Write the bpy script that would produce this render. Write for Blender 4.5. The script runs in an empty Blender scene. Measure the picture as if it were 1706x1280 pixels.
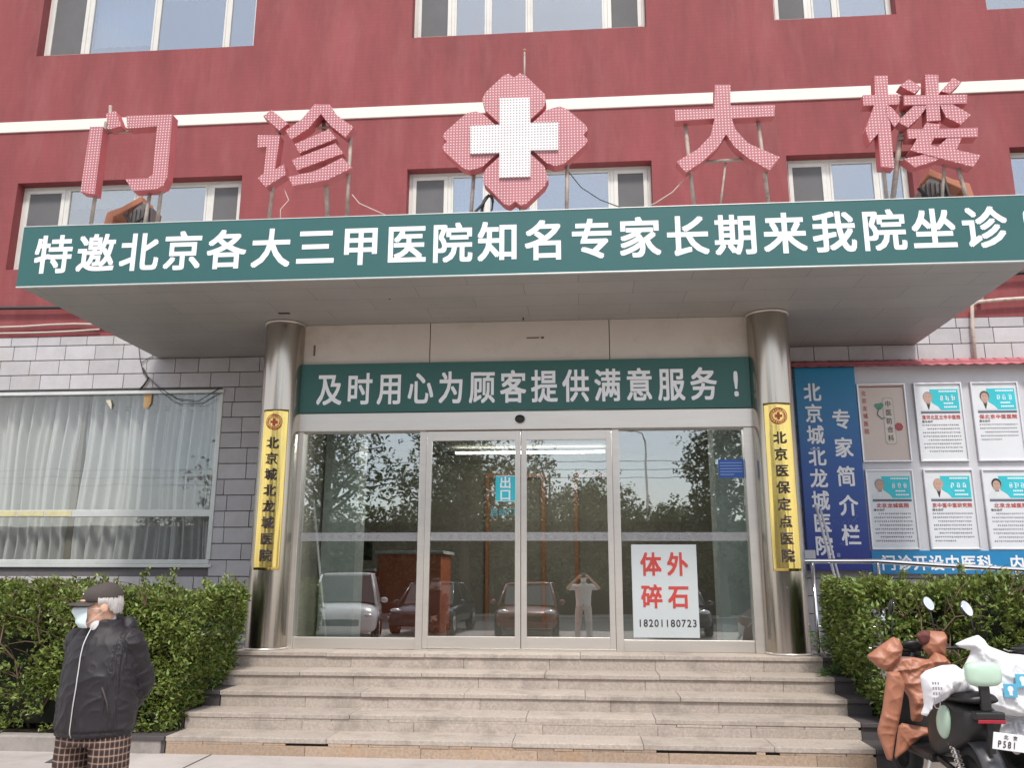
import bpy, bmesh, math, random
import numpy as np
from mathutils import Vector, Matrix, noise, geometry
R_ = math.radians
rng = random.Random(7)
SC = bpy.context.scene
COL = SC.collection

# ------------------------------------------------------------------ camera
PITCH, YAW, ROLL = R_(12.83), R_(4.72), R_(0.16)
fwd = Vector((-math.sin(YAW)*math.cos(PITCH), math.cos(YAW)*math.cos(PITCH), math.sin(PITCH)))
rgt = Vector((math.cos(YAW), math.sin(YAW), 0)); upv = rgt.cross(fwd)
rgt, upv = rgt*math.cos(ROLL)+upv*math.sin(ROLL), upv*math.cos(ROLL)-rgt*math.sin(ROLL)
cd = bpy.data.cameras.new('camera'); cam = bpy.data.objects.new('camera', cd); COL.objects.link(cam)
cd.sensor_width = 36; cd.lens = 36*1405/1706; cd.clip_end = 500; cd.clip_start = 0.02
M = Matrix((rgt, upv, -fwd)).transposed().to_4x4(); M.translation = (0, 0, 1.62)
cam.matrix_world = M; SC.camera = cam

# ------------------------------------------------------------------ sky and sun
SUN_EL, SUN_AZ = R_(57), R_(9)            # azimuth from the facade normal towards the right
sd = Vector((math.cos(SUN_EL)*math.sin(SUN_AZ), -math.cos(SUN_EL)*math.cos(SUN_AZ), math.sin(SUN_EL)))
w = bpy.data.worlds.new('World'); SC.world = w; w.use_nodes = True
nt = w.node_tree; bg = nt.nodes['Background']
sky = nt.nodes.new('ShaderNodeTexSky'); sky.sky_type = 'NISHITA'; sky.sun_disc = False
sky.sun_elevation = SUN_EL; sky.sun_rotation = math.pi-SUN_AZ; sky.dust_density = 1.2; sky.air_density = 1.0
wtc = nt.nodes.new('ShaderNodeTexCoord'); wmp = nt.nodes.new('ShaderNodeMapping'); wmp.inputs['Scale'].default_value = (1, 1, 2.6)
wnz = nt.nodes.new('ShaderNodeTexNoise'); wnz.inputs['Scale'].default_value = 2.2; wnz.inputs['Detail'].default_value = 7; wnz.inputs['Roughness'].default_value = .55
wmr = nt.nodes.new('ShaderNodeMapRange'); wmr.inputs['From Min'].default_value = .40; wmr.inputs['From Max'].default_value = .68; wmr.inputs['To Min'].default_value = .5; wmr.inputs['To Max'].default_value = .95
wmx = nt.nodes.new('ShaderNodeMix'); wmx.data_type = 'RGBA'; wmx.inputs[7].default_value = (5.0, 4.85, 4.7, 1)
nt.links.new(wtc.outputs['Generated'], wmp.inputs[0]); nt.links.new(wmp.outputs[0], wnz.inputs['Vector']); nt.links.new(wnz.outputs['Fac'], wmr.inputs['Value'])
nt.links.new(wmr.outputs[0], wmx.inputs[0]); nt.links.new(sky.outputs[0], wmx.inputs[6]); nt.links.new(wmx.outputs[2], bg.inputs[0]); bg.inputs[1].default_value = 0.15
sl = bpy.data.lights.new('sun', 'SUN'); so = bpy.data.objects.new('sun', sl); COL.objects.link(so)
sl.energy = 1.75; sl.angle = R_(9); sl.color = (1, .95, .88)
so.rotation_euler = sd.to_track_quat('Z', 'Y').to_euler(); so.location = (0, 0, 30)
SC.view_settings.view_transform = 'Standard'; SC.view_settings.look = 'None'
SC.view_settings.exposure = 0.86; SC.view_settings.gamma = 1

# ------------------------------------------------------------------ helpers
class MB:
    def __init__(s): s.v = []; s.f = []
    def add(s, vs, fs):
        n = len(s.v); s.v += [tuple(p) for p in vs]; s.f += [tuple(i+n for i in q) for q in fs]; return s
    def box(s, x0, x1, y0, y1, z0, z1):
        return s.add([(x0,y0,z0),(x1,y0,z0),(x1,y1,z0),(x0,y1,z0),(x0,y0,z1),(x1,y0,z1),(x1,y1,z1),(x0,y1,z1)],
              [(0,3,2,1),(4,5,6,7),(0,1,5,4),(1,2,6,5),(2,3,7,6),(3,0,4,7)])
    def obox(s, c, size, mat3):
        h = [q/2 for q in size]; vs = []
        for dz in (-1,1):
            for dx, dy in ((-1,-1),(1,-1),(1,1),(-1,1)):
                vs.append(Vector(c)+mat3 @ Vector((dx*h[0], dy*h[1], dz*h[2])))
        return s.add(vs, [(0,3,2,1),(4,5,6,7),(0,1,5,4),(1,2,6,5),(2,3,7,6),(3,0,4,7)])
    def tube(s, pts, r, n=8, cap=True):
        pts = [Vector(p) for p in pts]; rs = r if isinstance(r, (list, tuple)) else [r]*len(pts)
        base = len(s.v); vs = []; fs = []; prev = None
        for i, p in enumerate(pts):
            t = (pts[min(i+1, len(pts)-1)]-pts[max(i-1, 0)])
            t = t.normalized() if t.length > 1e-9 else Vector((0,0,1))
            if prev is None:
                a = t.cross(Vector((0,0,1)) if abs(t.z) < .9 else Vector((1,0,0))).normalized()
            else:
                a = prev-t*prev.dot(t)
                a = a.normalized() if a.length > 1e-6 else t.orthogonal().normalized()
            prev = a; b = t.cross(a)
            for k in range(n):
                q = 2*math.pi*k/n; vs.append(p+(a*math.cos(q)+b*math.sin(q))*rs[i])
        for i in range(len(pts)-1):
            for k in range(n):
                k2 = (k+1) % n; fs.append((i*n+k, i*n+k2, (i+1)*n+k2, (i+1)*n+k))
        if cap:
            fs.append(tuple(range(n))[::-1]); fs.append(tuple((len(pts)-1)*n+k for k in range(n)))
        return s.add(vs, fs)
    def cap(s, p0, p1, r0, r1, n=12):            # capsule with rounded ends
        p0, p1 = Vector(p0), Vector(p1); d = (p1-p0); L = d.length; t = d/L if L > 1e-9 else Vector((0,0,1))
        pts = []; rs = []
        for k in range(5):
            a = math.pi/2*(1-k/4.5); pts.append(p0-t*r0*math.sin(a)); rs.append(max(r0*math.cos(a), r0*.05))
        for k in range(5):
            a = math.pi/2*((k+.5)/4.5); pts.append(p1+t*r1*math.sin(a)); rs.append(max(r1*math.cos(a), r1*.05))
        return s.tube(pts, rs, n)
    def ell(s, c, r, mat=None, nu=16, nv=10):
        vs = []; fs = []
        for i in range(nv+1):
            th = math.pi*i/nv
            for k in range(nu):
                ph = 2*math.pi*k/nu
                p = Vector((r[0]*math.sin(th)*math.cos(ph), r[1]*math.sin(th)*math.sin(ph), r[2]*math.cos(th)))
                if mat: p = mat @ p
                vs.append(Vector(c)+p)
        for i in range(nv):
            for k in range(nu):
                k2 = (k+1) % nu; fs.append((i*nu+k, (i+1)*nu+k, (i+1)*nu+k2, i*nu+k2))
        return s.add(vs, fs)
    def loft(s, rings, close=True):              # rings: lists of points, equal length
        n = len(rings[0]); vs = [p for r in rings for p in r]; fs = []
        for i in range(len(rings)-1):
            for k in range(n):
                k2 = (k+1) % n; fs.append((i*n+k, i*n+k2, (i+1)*n+k2, (i+1)*n+k))
        if close: fs += [tuple(range(n))[::-1], tuple((len(rings)-1)*n+k for k in range(n))]
        return s.add(vs, fs)
    def ellring(s, rows, n=24):                  # rows: (cx, cy, z, rx, ry)
        return s.loft([[(cx+rx*math.cos(2*math.pi*k/n), cy+ry*math.sin(2*math.pi*k/n), z) for k in range(n)] for cx, cy, z, rx, ry in rows])
    def lathe(s, prof, c=(0,0,0), n=32, axis='z'):
        rings = []
        for r, h in prof:
            ring = []
            for k in range(n):
                a = 2*math.pi*k/n; u, v = r*math.cos(a), r*math.sin(a)
                ring.append({'z': (c[0]+u, c[1]+v, c[2]+h), 'x': (c[0]+h, c[1]+u, c[2]+v), 'y': (c[0]+v, c[1]+h, c[2]+u)}[axis])
            rings.append(ring)
        return s.loft(rings)
    def prism(s, poly, y0, y1):                  # polygon in X-Z, thickness along Y
        n = len(poly); tess = geometry.tessellate_polygon([[Vector((x, z, 0)) for x, z in poly]])
        vs = [(x, y0, z) for x, z in poly]+[(x, y1, z) for x, z in poly]
        fs = [tuple(t) for t in tess]+[tuple(i+n for i in t[::-1]) for t in tess]
        fs += [(i, (i+1) % n, (i+1) % n+n, i+n) for i in range(n)]
        return s.add(vs, fs)
    def disc(s, c, r, n=24, ry=None):            # flat disc facing -Y
        vs = [(c[0]+r*math.cos(2*math.pi*k/n), c[1], c[2]+(ry or r)*math.sin(2*math.pi*k/n)) for k in range(n)]
        return s.add(vs, [tuple(range(n))])
    def quad(s, x0, x1, y, z0, z1):
        return s.add([(x0,y,z0),(x1,y,z0),(x1,y,z1),(x0,y,z1)], [(0,1,2,3)])
    def mesh(s, name):
        m = bpy.data.meshes.new(name); m.from_pydata(s.v, [], s.f); m.update()
        return m

def fixnormals(m):
    b = bmesh.new(); b.from_mesh(m); bmesh.ops.recalc_face_normals(b, faces=b.faces); b.to_mesh(m); b.free()

def obj(name, mb, mat, parent=None, smooth=False, bevel=0, world=True, fix=True, label=None):
    m = mb.mesh(name) if isinstance(mb, MB) else mb
    if fix: fixnormals(m)
    for q in (mat if isinstance(mat, (list, tuple)) else [mat]): m.materials.append(q)
    if smooth: m.polygons.foreach_set('use_smooth', [True]*len(m.polygons))
    o = bpy.data.objects.new(name, m); COL.objects.link(o)
    if bevel:
        bv = o.modifiers.new('bevel', 'BEVEL'); bv.width = bevel; bv.segments = 2; bv.limit_method = 'ANGLE'
    if parent:
        o.parent = parent
        if world: o.matrix_parent_inverse = base_matrix(parent).inverted()
    if label: o['label'] = label
    return o
def base_matrix(o):
    m = Matrix.LocRotScale(o.location, o.rotation_euler, o.scale)
    if o.parent: m = base_matrix(o.parent) @ o.matrix_parent_inverse @ m
    return m
def thing(name, label, cat, loc=(0,0,0), rotz=0, group=None):
    o = bpy.data.objects.new(name, None); COL.objects.link(o); o.location = loc; o.rotation_euler = (0,0,rotz)
    o.empty_display_size = .2; return tag(o, label, cat, group)
def tag(o, label, cat, group=None):
    o['label'] = label; o['category'] = cat
    if group: o['group'] = group
    return o
def struct(name, mb, mat, **k):
    o = obj(name, mb, mat, **k); o['kind'] = 'structure'; return o

def remesh(mb, vox, smooth=4, fac=.5):
    m = mb.mesh('tmp'); fixnormals(m); o = bpy.data.objects.new('tmp', m); COL.objects.link(o)
    a = o.modifiers.new('r', 'REMESH'); a.mode = 'VOXEL'; a.voxel_size = vox
    if smooth:
        b = o.modifiers.new('s', 'SMOOTH'); b.iterations = smooth; b.factor = fac
    dg = bpy.context.evaluated_depsgraph_get(); r = bpy.data.meshes.new_from_object(o.evaluated_get(dg))
    bpy.data.objects.remove(o); return r
def displace(m, fn):
    m.update()
    ns = [n.vector.copy() for n in m.vertex_normals]
    for i, v in enumerate(m.vertices): v.co += ns[i]*fn(v.co)
    m.update(); return m

# ------------------------------------------------------------------ materials
def node(nt, kind, **k):
    n = nt.nodes.new(kind)
    for a, b in k.items(): setattr(n, a, b)
    return n
def mat(name, col, rough=.6, metal=0, var=.12, vscale=3, bump=0, bscale=60, spec=.5, coat=0, island=0, vstretch=None, dirt=None, trans=0):
    m = bpy.data.materials.new(name); m.use_nodes = True; t = m.node_tree; p = t.nodes['Principled BSDF']; L = t.links.new
    p.inputs['Roughness'].default_value = rough; p.inputs['Metallic'].default_value = metal
    p.inputs['Specular IOR Level'].default_value = spec; p.inputs['Coat Weight'].default_value = coat
    tc = node(t, 'ShaderNodeTexCoord'); mp = node(t, 'ShaderNodeMapping')
    L(tc.outputs['Object'], mp.inputs[0]); mp.inputs['Scale'].default_value = vstretch or (1,1,1)
    nz = node(t, 'ShaderNodeTexNoise'); nz.inputs['Scale'].default_value = vscale; nz.inputs['Detail'].default_value = 8; nz.inputs['Roughness'].default_value = .65
    L(mp.outputs[0], nz.inputs['Vector'])
    hs = node(t, 'ShaderNodeHueSaturation'); hs.inputs['Color'].default_value = (*col, 1)
    mr = node(t, 'ShaderNodeMapRange'); mr.inputs['From Min'].default_value = .25; mr.inputs['From Max'].default_value = .75
    mr.inputs['To Min'].default_value = 1-var; mr.inputs['To Max'].default_value = 1+var
    L(nz.outputs['Fac'], mr.inputs['Value']); val = mr.outputs[0]
    if island:
        ge = node(t, 'ShaderNodeNewGeometry'); m2 = node(t, 'ShaderNodeMapRange')
        m2.inputs['To Min'].default_value = 1-island; m2.inputs['To Max'].default_value = 1+island
        L(ge.outputs['Random Per Island'], m2.inputs['Value'])
        mu = node(t, 'ShaderNodeMath', operation='MULTIPLY'); L(val, mu.inputs[0]); L(m2.outputs[0], mu.inputs[1]); val = mu.outputs[0]
    L(val, hs.inputs['Value']); cout = hs.outputs[0]
    if dirt:                                      # (colour, amount, scale): blotchy stains
        n2 = node(t, 'ShaderNodeTexNoise'); n2.inputs['Scale'].default_value = dirt[2]; n2.inputs['Detail'].default_value = 10; n2.inputs['Roughness'].default_value = .7
        L(mp.outputs[0], n2.inputs['Vector'])
        r2 = node(t, 'ShaderNodeMapRange'); r2.inputs['From Min'].default_value = .5; r2.inputs['From Max'].default_value = .72; r2.inputs['To Max'].default_value = dirt[1]
        L(n2.outputs['Fac'], r2.inputs['Value'])
        mx = node(t, 'ShaderNodeMix', data_type='RGBA'); L(r2.outputs[0], mx.inputs[0]); L(cout, mx.inputs[6]); mx.inputs[7].default_value = (*dirt[0], 1); cout = mx.outputs[2]
    L(cout, p.inputs['Base Color'])
    if bump:
        n3 = node(t, 'ShaderNodeTexNoise'); n3.inputs['Scale'].default_value = bscale; n3.inputs['Detail'].default_value = 4
        L(mp.outputs[0], n3.inputs['Vector']); bp = node(t, 'ShaderNodeBump'); bp.inputs['Strength'].default_value = bump; bp.inputs['Distance'].default_value = .01
        L(n3.outputs['Fac'], bp.inputs['Height']); L(bp.outputs[0], p.inputs['Normal'])
    if trans: p.inputs['Transmission Weight'].default_value = trans
    return m
def brick_mat(name, c1, c2, mortar, bw, bh, ms, rough, axes='xz', bump=.3, var=.1, offset=.5, dirt=None):
    m = mat(name, c1, rough, var=var, vscale=1.3, vstretch=(1.6,1,.35) if 'red' in name else None, dirt=dirt); t = m.node_tree; L = t.links.new; p = t.nodes['Principled BSDF']
    tc = node(t, 'ShaderNodeTexCoord'); sp = node(t, 'ShaderNodeSeparateXYZ'); cb = node(t, 'ShaderNodeCombineXYZ')
    L(tc.outputs['Object'], sp.inputs[0]); L(sp.outputs['XYZ'.index(axes[0].upper())], cb.inputs[0]); L(sp.outputs['XYZ'.index(axes[1].upper())], cb.inputs[1])
    b = node(t, 'ShaderNodeTexBrick', offset=offset); L(cb.outputs[0], b.inputs['Vector'])
    b.inputs['Scale'].default_value = 1; b.inputs['Brick Width'].default_value = bw; b.inputs['Row Height'].default_value = bh; b.inputs['Mortar Size'].default_value = ms
    b.inputs['Mortar Smooth'].default_value = .2
    b.inputs['Color1'].default_value = (*c1,1); b.inputs['Color2'].default_value = (*c2,1); b.inputs['Mortar'].default_value = (*mortar,1)
    hs = [n for n in t.nodes if n.bl_idname == 'ShaderNodeHueSaturation'][0]; L(b.outputs['Color'], hs.inputs['Color'])
    if bump:
        bp = node(t, 'ShaderNodeBump', invert=True); bp.inputs['Strength'].default_value = bump; bp.inputs['Distance'].default_value = .004
        L(b.outputs['Fac'], bp.inputs['Height']); L(bp.outputs[0], p.inputs['Normal'])
    return m
def glass_mat(name, tint, r0, r1, power=3, wave=.0):
    m = bpy.data.materials.new(name); m.use_nodes = True; t = m.node_tree; t.nodes.clear(); L = t.links.new
    out = node(t, 'ShaderNodeOutputMaterial'); mx = node(t, 'ShaderNodeMixShader')
    tr = node(t, 'ShaderNodeBsdfTransparent'); tr.inputs[0].default_value = (*tint,1)
    gl = node(t, 'ShaderNodeBsdfGlossy'); gl.inputs['Roughness'].default_value = .0; gl.inputs[0].default_value = (.95,.98,1,1)
    lw = node(t, 'ShaderNodeLayerWeight'); lw.inputs[0].default_value = .5
    pw = node(t, 'ShaderNodeMath', operation='POWER'); L(lw.outputs['Facing'], pw.inputs[0]); pw.inputs[1].default_value = power
    mr = node(t, 'ShaderNodeMapRange'); L(pw.outputs[0], mr.inputs['Value']); mr.inputs['To Min'].default_value = r0; mr.inputs['To Max'].default_value = r1
    if wave:
        tc = node(t, 'ShaderNodeTexCoord'); nz = node(t, 'ShaderNodeTexNoise'); nz.inputs['Scale'].default_value = 1.2; L(tc.outputs['Object'], nz.inputs[0])
        bp = node(t, 'ShaderNodeBump'); bp.inputs['Strength'].default_value = wave; bp.inputs['Distance'].default_value = .02; L(nz.outputs[0], bp.inputs['Height']); L(bp.outputs[0], gl.inputs['Normal'])
    L(mr.outputs[0], mx.inputs[0]); L(tr.outputs[0], mx.inputs[1]); L(gl.outputs[0], mx.inputs[2]); L(mx.outputs[0], out.inputs[0])
    return m
def emit_mat(name, col, s):
    m = bpy.data.materials.new(name); m.use_nodes = True; p = m.node_tree.nodes['Principled BSDF']
    p.inputs['Base Color'].default_value = (*col,1); p.inputs['Emission Color'].default_value = (*col,1); p.inputs['Emission Strength'].default_value = s; return m
def led_mat(name, col, dot, pitch):
    m = mat(name, col, .5, var=.1, vscale=4); t = m.node_tree; L = t.links.new; p = t.nodes['Principled BSDF']
    tc = node(t, 'ShaderNodeTexCoord'); sp = node(t, 'ShaderNodeSeparateXYZ'); L(tc.outputs['Object'], sp.inputs[0])
    prods = []
    for ax in (0, 2):
        d = node(t, 'ShaderNodeMath', operation='DIVIDE'); L(sp.outputs[ax], d.inputs[0]); d.inputs[1].default_value = pitch
        f = node(t, 'ShaderNodeMath', operation='FRACT'); L(d.outputs[0], f.inputs[0])
        s = node(t, 'ShaderNodeMath', operation='SUBTRACT'); L(f.outputs[0], s.inputs[0]); s.inputs[1].default_value = .5
        q = node(t, 'ShaderNodeMath', operation='MULTIPLY'); L(s.outputs[0], q.inputs[0]); L(s.outputs[0], q.inputs[1]); prods.append(q)
    a = node(t, 'ShaderNodeMath', operation='ADD'); L(prods[0].outputs[0], a.inputs[0]); L(prods[1].outputs[0], a.inputs[1])
    r = node(t, 'ShaderNodeMapRange'); L(a.outputs[0], r.inputs['Value']); r.inputs['From Min'].default_value = .03; r.inputs['From Max'].default_value = .09
    r.inputs['To Min'].default_value = 1; r.inputs['To Max'].default_value = 0
    mx = node(t, 'ShaderNodeMix', data_type='RGBA'); L(r.outputs[0], mx.inputs[0])
    hs = [n for n in t.nodes if n.bl_idname == 'ShaderNodeHueSaturation'][0]; L(hs.outputs[0], mx.inputs[6]); mx.inputs[7].default_value = (*dot,1); L(mx.outputs[2], p.inputs['Base Color'])
    bp = node(t, 'ShaderNodeBump'); bp.inputs['Strength'].default_value = .8; bp.inputs['Distance'].default_value = .006
    L(r.outputs[0], bp.inputs['Height']); L(bp.outputs[0], p.inputs['Normal'])
    return m

K = {}
K['concrete'] = mat('pale concrete', (.42,.38,.36), .85, var=.14, vscale=1.1, bump=.15, bscale=90, dirt=((.25,.22,.2),.5,2.5))
K['asphalt'] = mat('asphalt', (.06,.06,.062), .9, bump=.4, bscale=200)
K['granite'] = mat('pinkish granite', (.40,.345,.30), .8, var=.28, vscale=38, bump=.06, bscale=150, island=.10, dirt=((.21,.175,.15),.8,2.3))
K['granite_worn'] = mat('worn brown granite', (.36,.27,.20), .8, var=.32, vscale=40, bump=.12, bscale=120, island=.18, dirt=((.42,.24,.10),.6,1.3))
K['granite_dark_shade'] = mat('shade darkened granite', (.075,.065,.068), .55, var=.15, vscale=40)  # step ends: the hedge's shadow at the right is put into this colour
K['mortar'] = mat('dark mortar', (.05,.045,.04), .95, bump=.4, bscale=70)
K['stone'] = mat('kerb stone', (.30,.27,.25), .85, var=.2, vscale=6, bump=.2, bscale=80, dirt=((.17,.14,.12),.6,5))
K['band'] = mat('white painted band', (.76,.70,.64), .7, var=.05, dirt=((.6,.5,.45),.3,3))
K['pvc'] = mat('white window frame', (.62,.61,.57), .4, var=.05, dirt=((.45,.42,.36),.35,4))
K['dark'] = mat('dark room', (.05,.052,.055), .9)
K['room'] = mat('pale room wall', (.45,.46,.46), .9)
K['curtain'] = mat('grey curtain', (.58,.575,.57), .85, var=.08, vscale=2, vstretch=(3,3,.4))
K['curtainw'] = mat('white blind', (.62,.65,.70), .85, var=.05)
K['screen'] = mat('insect screen', (.12,.12,.125), .8, var=.1)
K['glass_up'] = glass_mat('upper window glass', (.62,.68,.74), .30, .9, 3, .15)
K['glass_low'] = glass_mat('shop window glass', (.93,.94,.93), .075, .8, 4, .05)
K['glass_door'] = glass_mat('door glass', (.90,.93,.91), .21, .9, 4, .04)
K['steel'] = mat('brushed stainless steel', (.44,.40,.35), .20, 1, var=.06, vscale=2, vstretch=(30,30,.3), bump=.05, bscale=3)
K['steel_frame'] = mat('stainless door frame', (.68,.64,.59), .36, .75, var=.06, vstretch=(.4,4,4))
K['chrome'] = mat('polished steel rail', (.75,.75,.75), .12, 1, var=.03)
K['header'] = mat('aluminium header panel', (.60,.54,.48), .55, var=.06, vscale=1.2, dirt=((.42,.35,.29),.5,2))
K['green'] = mat('green sign sheet', (.022,.105,.105), .42, var=.07, vscale=.8, bump=.25, bscale=2.5)
K['green2'] = mat('dark green sign sheet', (.022,.105,.092), .4, var=.07, vscale=.8, bump=.2, bscale=3)
K['white'] = mat('white sign letters', (.82,.82,.84), .5, var=.03)
K['trim'] = mat('pale metal trim', (.6,.62,.6), .4, .3)
K['gold'] = mat('gold plate', (.80,.61,.20), .24, 1, var=.15, vscale=5, vstretch=(4,4,.4), bump=.35, bscale=3)
K['redprint'] = mat('red print', (.48,.05,.04), .5)
K['ink'] = mat('dark print', (.035,.025,.03), .5)
K['black'] = mat('black plastic', (.015,.015,.016), .45)
K['rubber'] = mat('tyre rubber', (.02,.02,.021), .8, bump=.2)
K['rust'] = mat('rusty steel post', (.38,.33,.29), .7, .3, var=.3, vscale=9, dirt=((.2,.1,.06),.8,7))
K['rustred'] = mat('faded orange hood', (.42,.17,.10), .7, var=.15)
K['led_red'] = led_mat('red bulb panel', (.43,.155,.175), (.80,.58,.58), .034)
K['led_red_side'] = mat('red letter side', (.48,.12,.13), .5, var=.12)
K['led_white'] = led_mat('white bulb panel', (.74,.71,.72), (.36,.34,.34), .034)
K['soffit'] = brick_mat('soffit panels', (.355,.338,.32), (.33,.315,.30), (.22,.20,.18), 1.22, .40, .004, .5, 'xy', .25, .10)
K['red_stucco'] = brick_mat('red painted wall', (.238,.052,.056), (.23,.050,.054), (.224,.049,.052), .24, .065, .008, .8, 'xz', .10, .24, dirt=((.30,.105,.105),.45,1.5))
K['tile'] = mat('lavender grey stone tile', (.46,.445,.46), .6, var=.1, vscale=5, island=.08, bump=.1, bscale=40, dirt=((.40,.37,.31),.4,1.2))
K['grout'] = mat('dark grout', (.13,.12,.125), .9)
K['plasticw'] = mat('white plastic bag', (.80,.79,.82), .4, var=.04)
K['cover'] = mat('brown leather cover', (.36,.145,.085), .46, var=.16, vscale=4, bump=.10, bscale=30)
K['mint'] = mat('mint paint', (.46,.62,.50), .3, var=.03, coat=.3)
K['whitecover'] = mat('white padded cover', (.72,.73,.75), .55, var=.06, vscale=4)
K['silver'] = mat('silver lining', (.5,.5,.52), .4, .4)
K['tailred'] = mat('red tail lamp', (.32,.015,.03), .2)
K['cyan'] = mat('cyan print', (.03,.50,.58), .45)
K['blue'] = mat('blue print', (.02,.09,.36), .45)
K['paper'] = mat('poster sheet', (.68,.70,.73), .35, var=.03)
K['paperpink'] = mat('beige poster sheet', (.62,.52,.47), .35, var=.05, vscale=2)
K['board'] = mat('white notice board', (.58,.58,.61), .5, var=.05)
K['alu'] = mat('aluminium poster frame', (.68,.67,.70), .35, .5)
K['grey'] = mat('grey print', (.13,.13,.14), .6)
K['skin'] = mat('skin', (.68,.40,.28), .5, var=.08, vscale=14)
K['hairw'] = mat('white hair', (.52,.49,.47), .7, var=.15, vscale=60)
K['hairb'] = mat('black hair', (.02,.018,.016), .6)
K['mask'] = mat('pale blue mask', (.66,.78,.82), .8, var=.03)
K['cloth_white'] = mat('white cotton', (.75,.75,.75), .8, bump=.1)
K['jacket'] = mat('black nylon jacket', (.015,.012,.016), .58, var=.25, vscale=6, spec=.5, bump=.12, bscale=220)
K['capcloth'] = mat('dark cap cloth', (.062,.050,.044), .8, var=.15, vscale=20)
K['wood'] = mat('red brown wood', (.45,.12,.06), .35, var=.2, vscale=3, vstretch=(8,8,.6))
K['woodor'] = mat('orange door frame', (.36,.14,.06), .4, var=.15, vstretch=(6,6,.5))
K['bark'] = mat('bark', (.10,.08,.065), .9, var=.25, vscale=9, bump=.5, bscale=25)
K['twig'] = mat('brown twigs', (.13,.085,.055), .85)
K['floor'] = mat('lobby floor', (.16,.15,.145), .18, var=.1)
K['lamp'] = emit_mat('lit ceiling lamp', (1,.97,.9), 260)
K['carwhite'] = mat('white car paint', (.75,.75,.76), .25, coat=.6, var=.02)
K['cardark'] = mat('dark car paint', (.03,.035,.05), .2, coat=.6, var=.02)
K['carred'] = mat('red brown car paint', (.20,.05,.03), .22, coat=.6, var=.02)
K['carglass'] = mat('car window', (.02,.025,.03), .05, spec=.8)
K['pinktile'] = mat('pink red roof tile', (.42,.12,.14), .6, var=.15, island=.12)
K['cable'] = mat('cable', (.03,.03,.03), .6)
K['cablew'] = mat('pale cable', (.5,.42,.38), .7)
def leaf_mat(name, c, rough=.4, sp=.3, tr=.25):
    m = mat(name, c, rough, var=.2, vscale=2.5, island=sp); t = m.node_tree; L = t.links.new; p = t.nodes['Principled BSDF']
    hs = [n for n in t.nodes if n.bl_idname == 'ShaderNodeHueSaturation'][0]
    ge = node(t, 'ShaderNodeNewGeometry'); m2 = node(t, 'ShaderNodeMapRange'); m2.inputs['To Min'].default_value = .46; m2.inputs['To Max'].default_value = .515
    L(ge.outputs['Random Per Island'], m2.inputs['Value']); L(m2.outputs[0], hs.inputs['Hue'])
    out = [n for n in t.nodes if n.bl_idname == 'ShaderNodeOutputMaterial'][0]
    tl = node(t, 'ShaderNodeBsdfTranslucent'); L(hs.outputs[0], tl.inputs[0]); mx = node(t, 'ShaderNodeMixShader'); mx.inputs[0].default_value = tr
    L(p.outputs[0], mx.inputs[1]); L(tl.outputs[0], mx.inputs[2]); L(mx.outputs[0], out.inputs[0])
    return m
K['leaf'] = leaf_mat('glossy hedge leaf', (.185,.25,.06), .36, .42)
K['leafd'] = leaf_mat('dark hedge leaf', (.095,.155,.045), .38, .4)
K['leaft'] = leaf_mat('tree leaf', (.10,.14,.06), .5, .35)
K['conif'] = leaf_mat('fern green spray', (.13,.23,.07), .55, .25)
# plaid trousers
m = mat('brown plaid cloth', (.2,.12,.09), .85, var=.1, vscale=30); K['plaid'] = m
t = m.node_tree; L = t.links.new; p = t.nodes['Principled BSDF']
tc = node(t, 'ShaderNodeTexCoord'); sp = node(t, 'ShaderNodeSeparateXYZ'); L(tc.outputs['Object'], sp.inputs[0])
ang = node(t, 'ShaderNodeMath', operation='ADD'); L(sp.outputs[0], ang.inputs[0]); L(sp.outputs[1], ang.inputs[1])
def stripes(src, per, lo, hi):
    d = node(t, 'ShaderNodeMath', operation='DIVIDE'); L(src, d.inputs[0]); d.inputs[1].default_value = per
    f = node(t, 'ShaderNodeMath', operation='FRACT'); L(d.outputs[0], f.inputs[0])
    a = node(t, 'ShaderNodeMath', operation='GREATER_THAN'); L(f.outputs[0], a.inputs[0]); a.inputs[1].default_value = lo
    b = node(t, 'ShaderNodeMath', operation='LESS_THAN'); L(f.outputs[0], b.inputs[0]); b.inputs[1].default_value = hi
    c = node(t, 'ShaderNodeMath', operation='MULTIPLY'); L(a.outputs[0], c.inputs[0]); L(b.outputs[0], c.inputs[1]); return c.outputs[0]
def over(base, fac, col, k):
    mm = node(t, 'ShaderNodeMath', operation='MULTIPLY'); L(fac, mm.inputs[0]); mm.inputs[1].default_value = k
    mx = node(t, 'ShaderNodeMix', data_type='RGBA'); L(mm.outputs[0], mx.inputs[0])
    if isinstance(base, tuple): mx.inputs[6].default_value = (*base,1)
    else: L(base, mx.inputs[6])
    mx.inputs[7].default_value = (*col,1); return mx.outputs[2]
c = over((.095,.045,.036), stripes(sp.outputs[2], .036, .0, .5), (.018,.012,.012), .6)
c = over(c, stripes(ang.outputs[0], .034, .0, .5), (.018,.012,.012), .6)
c = over(c, stripes(sp.outputs[2], .036, .68, .86), (.42,.31,.24), .55)
c = over(c, stripes(ang.outputs[0], .034, .68, .86), (.42,.31,.24), .55)
L(c, p.inputs['Base Color'])
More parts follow.
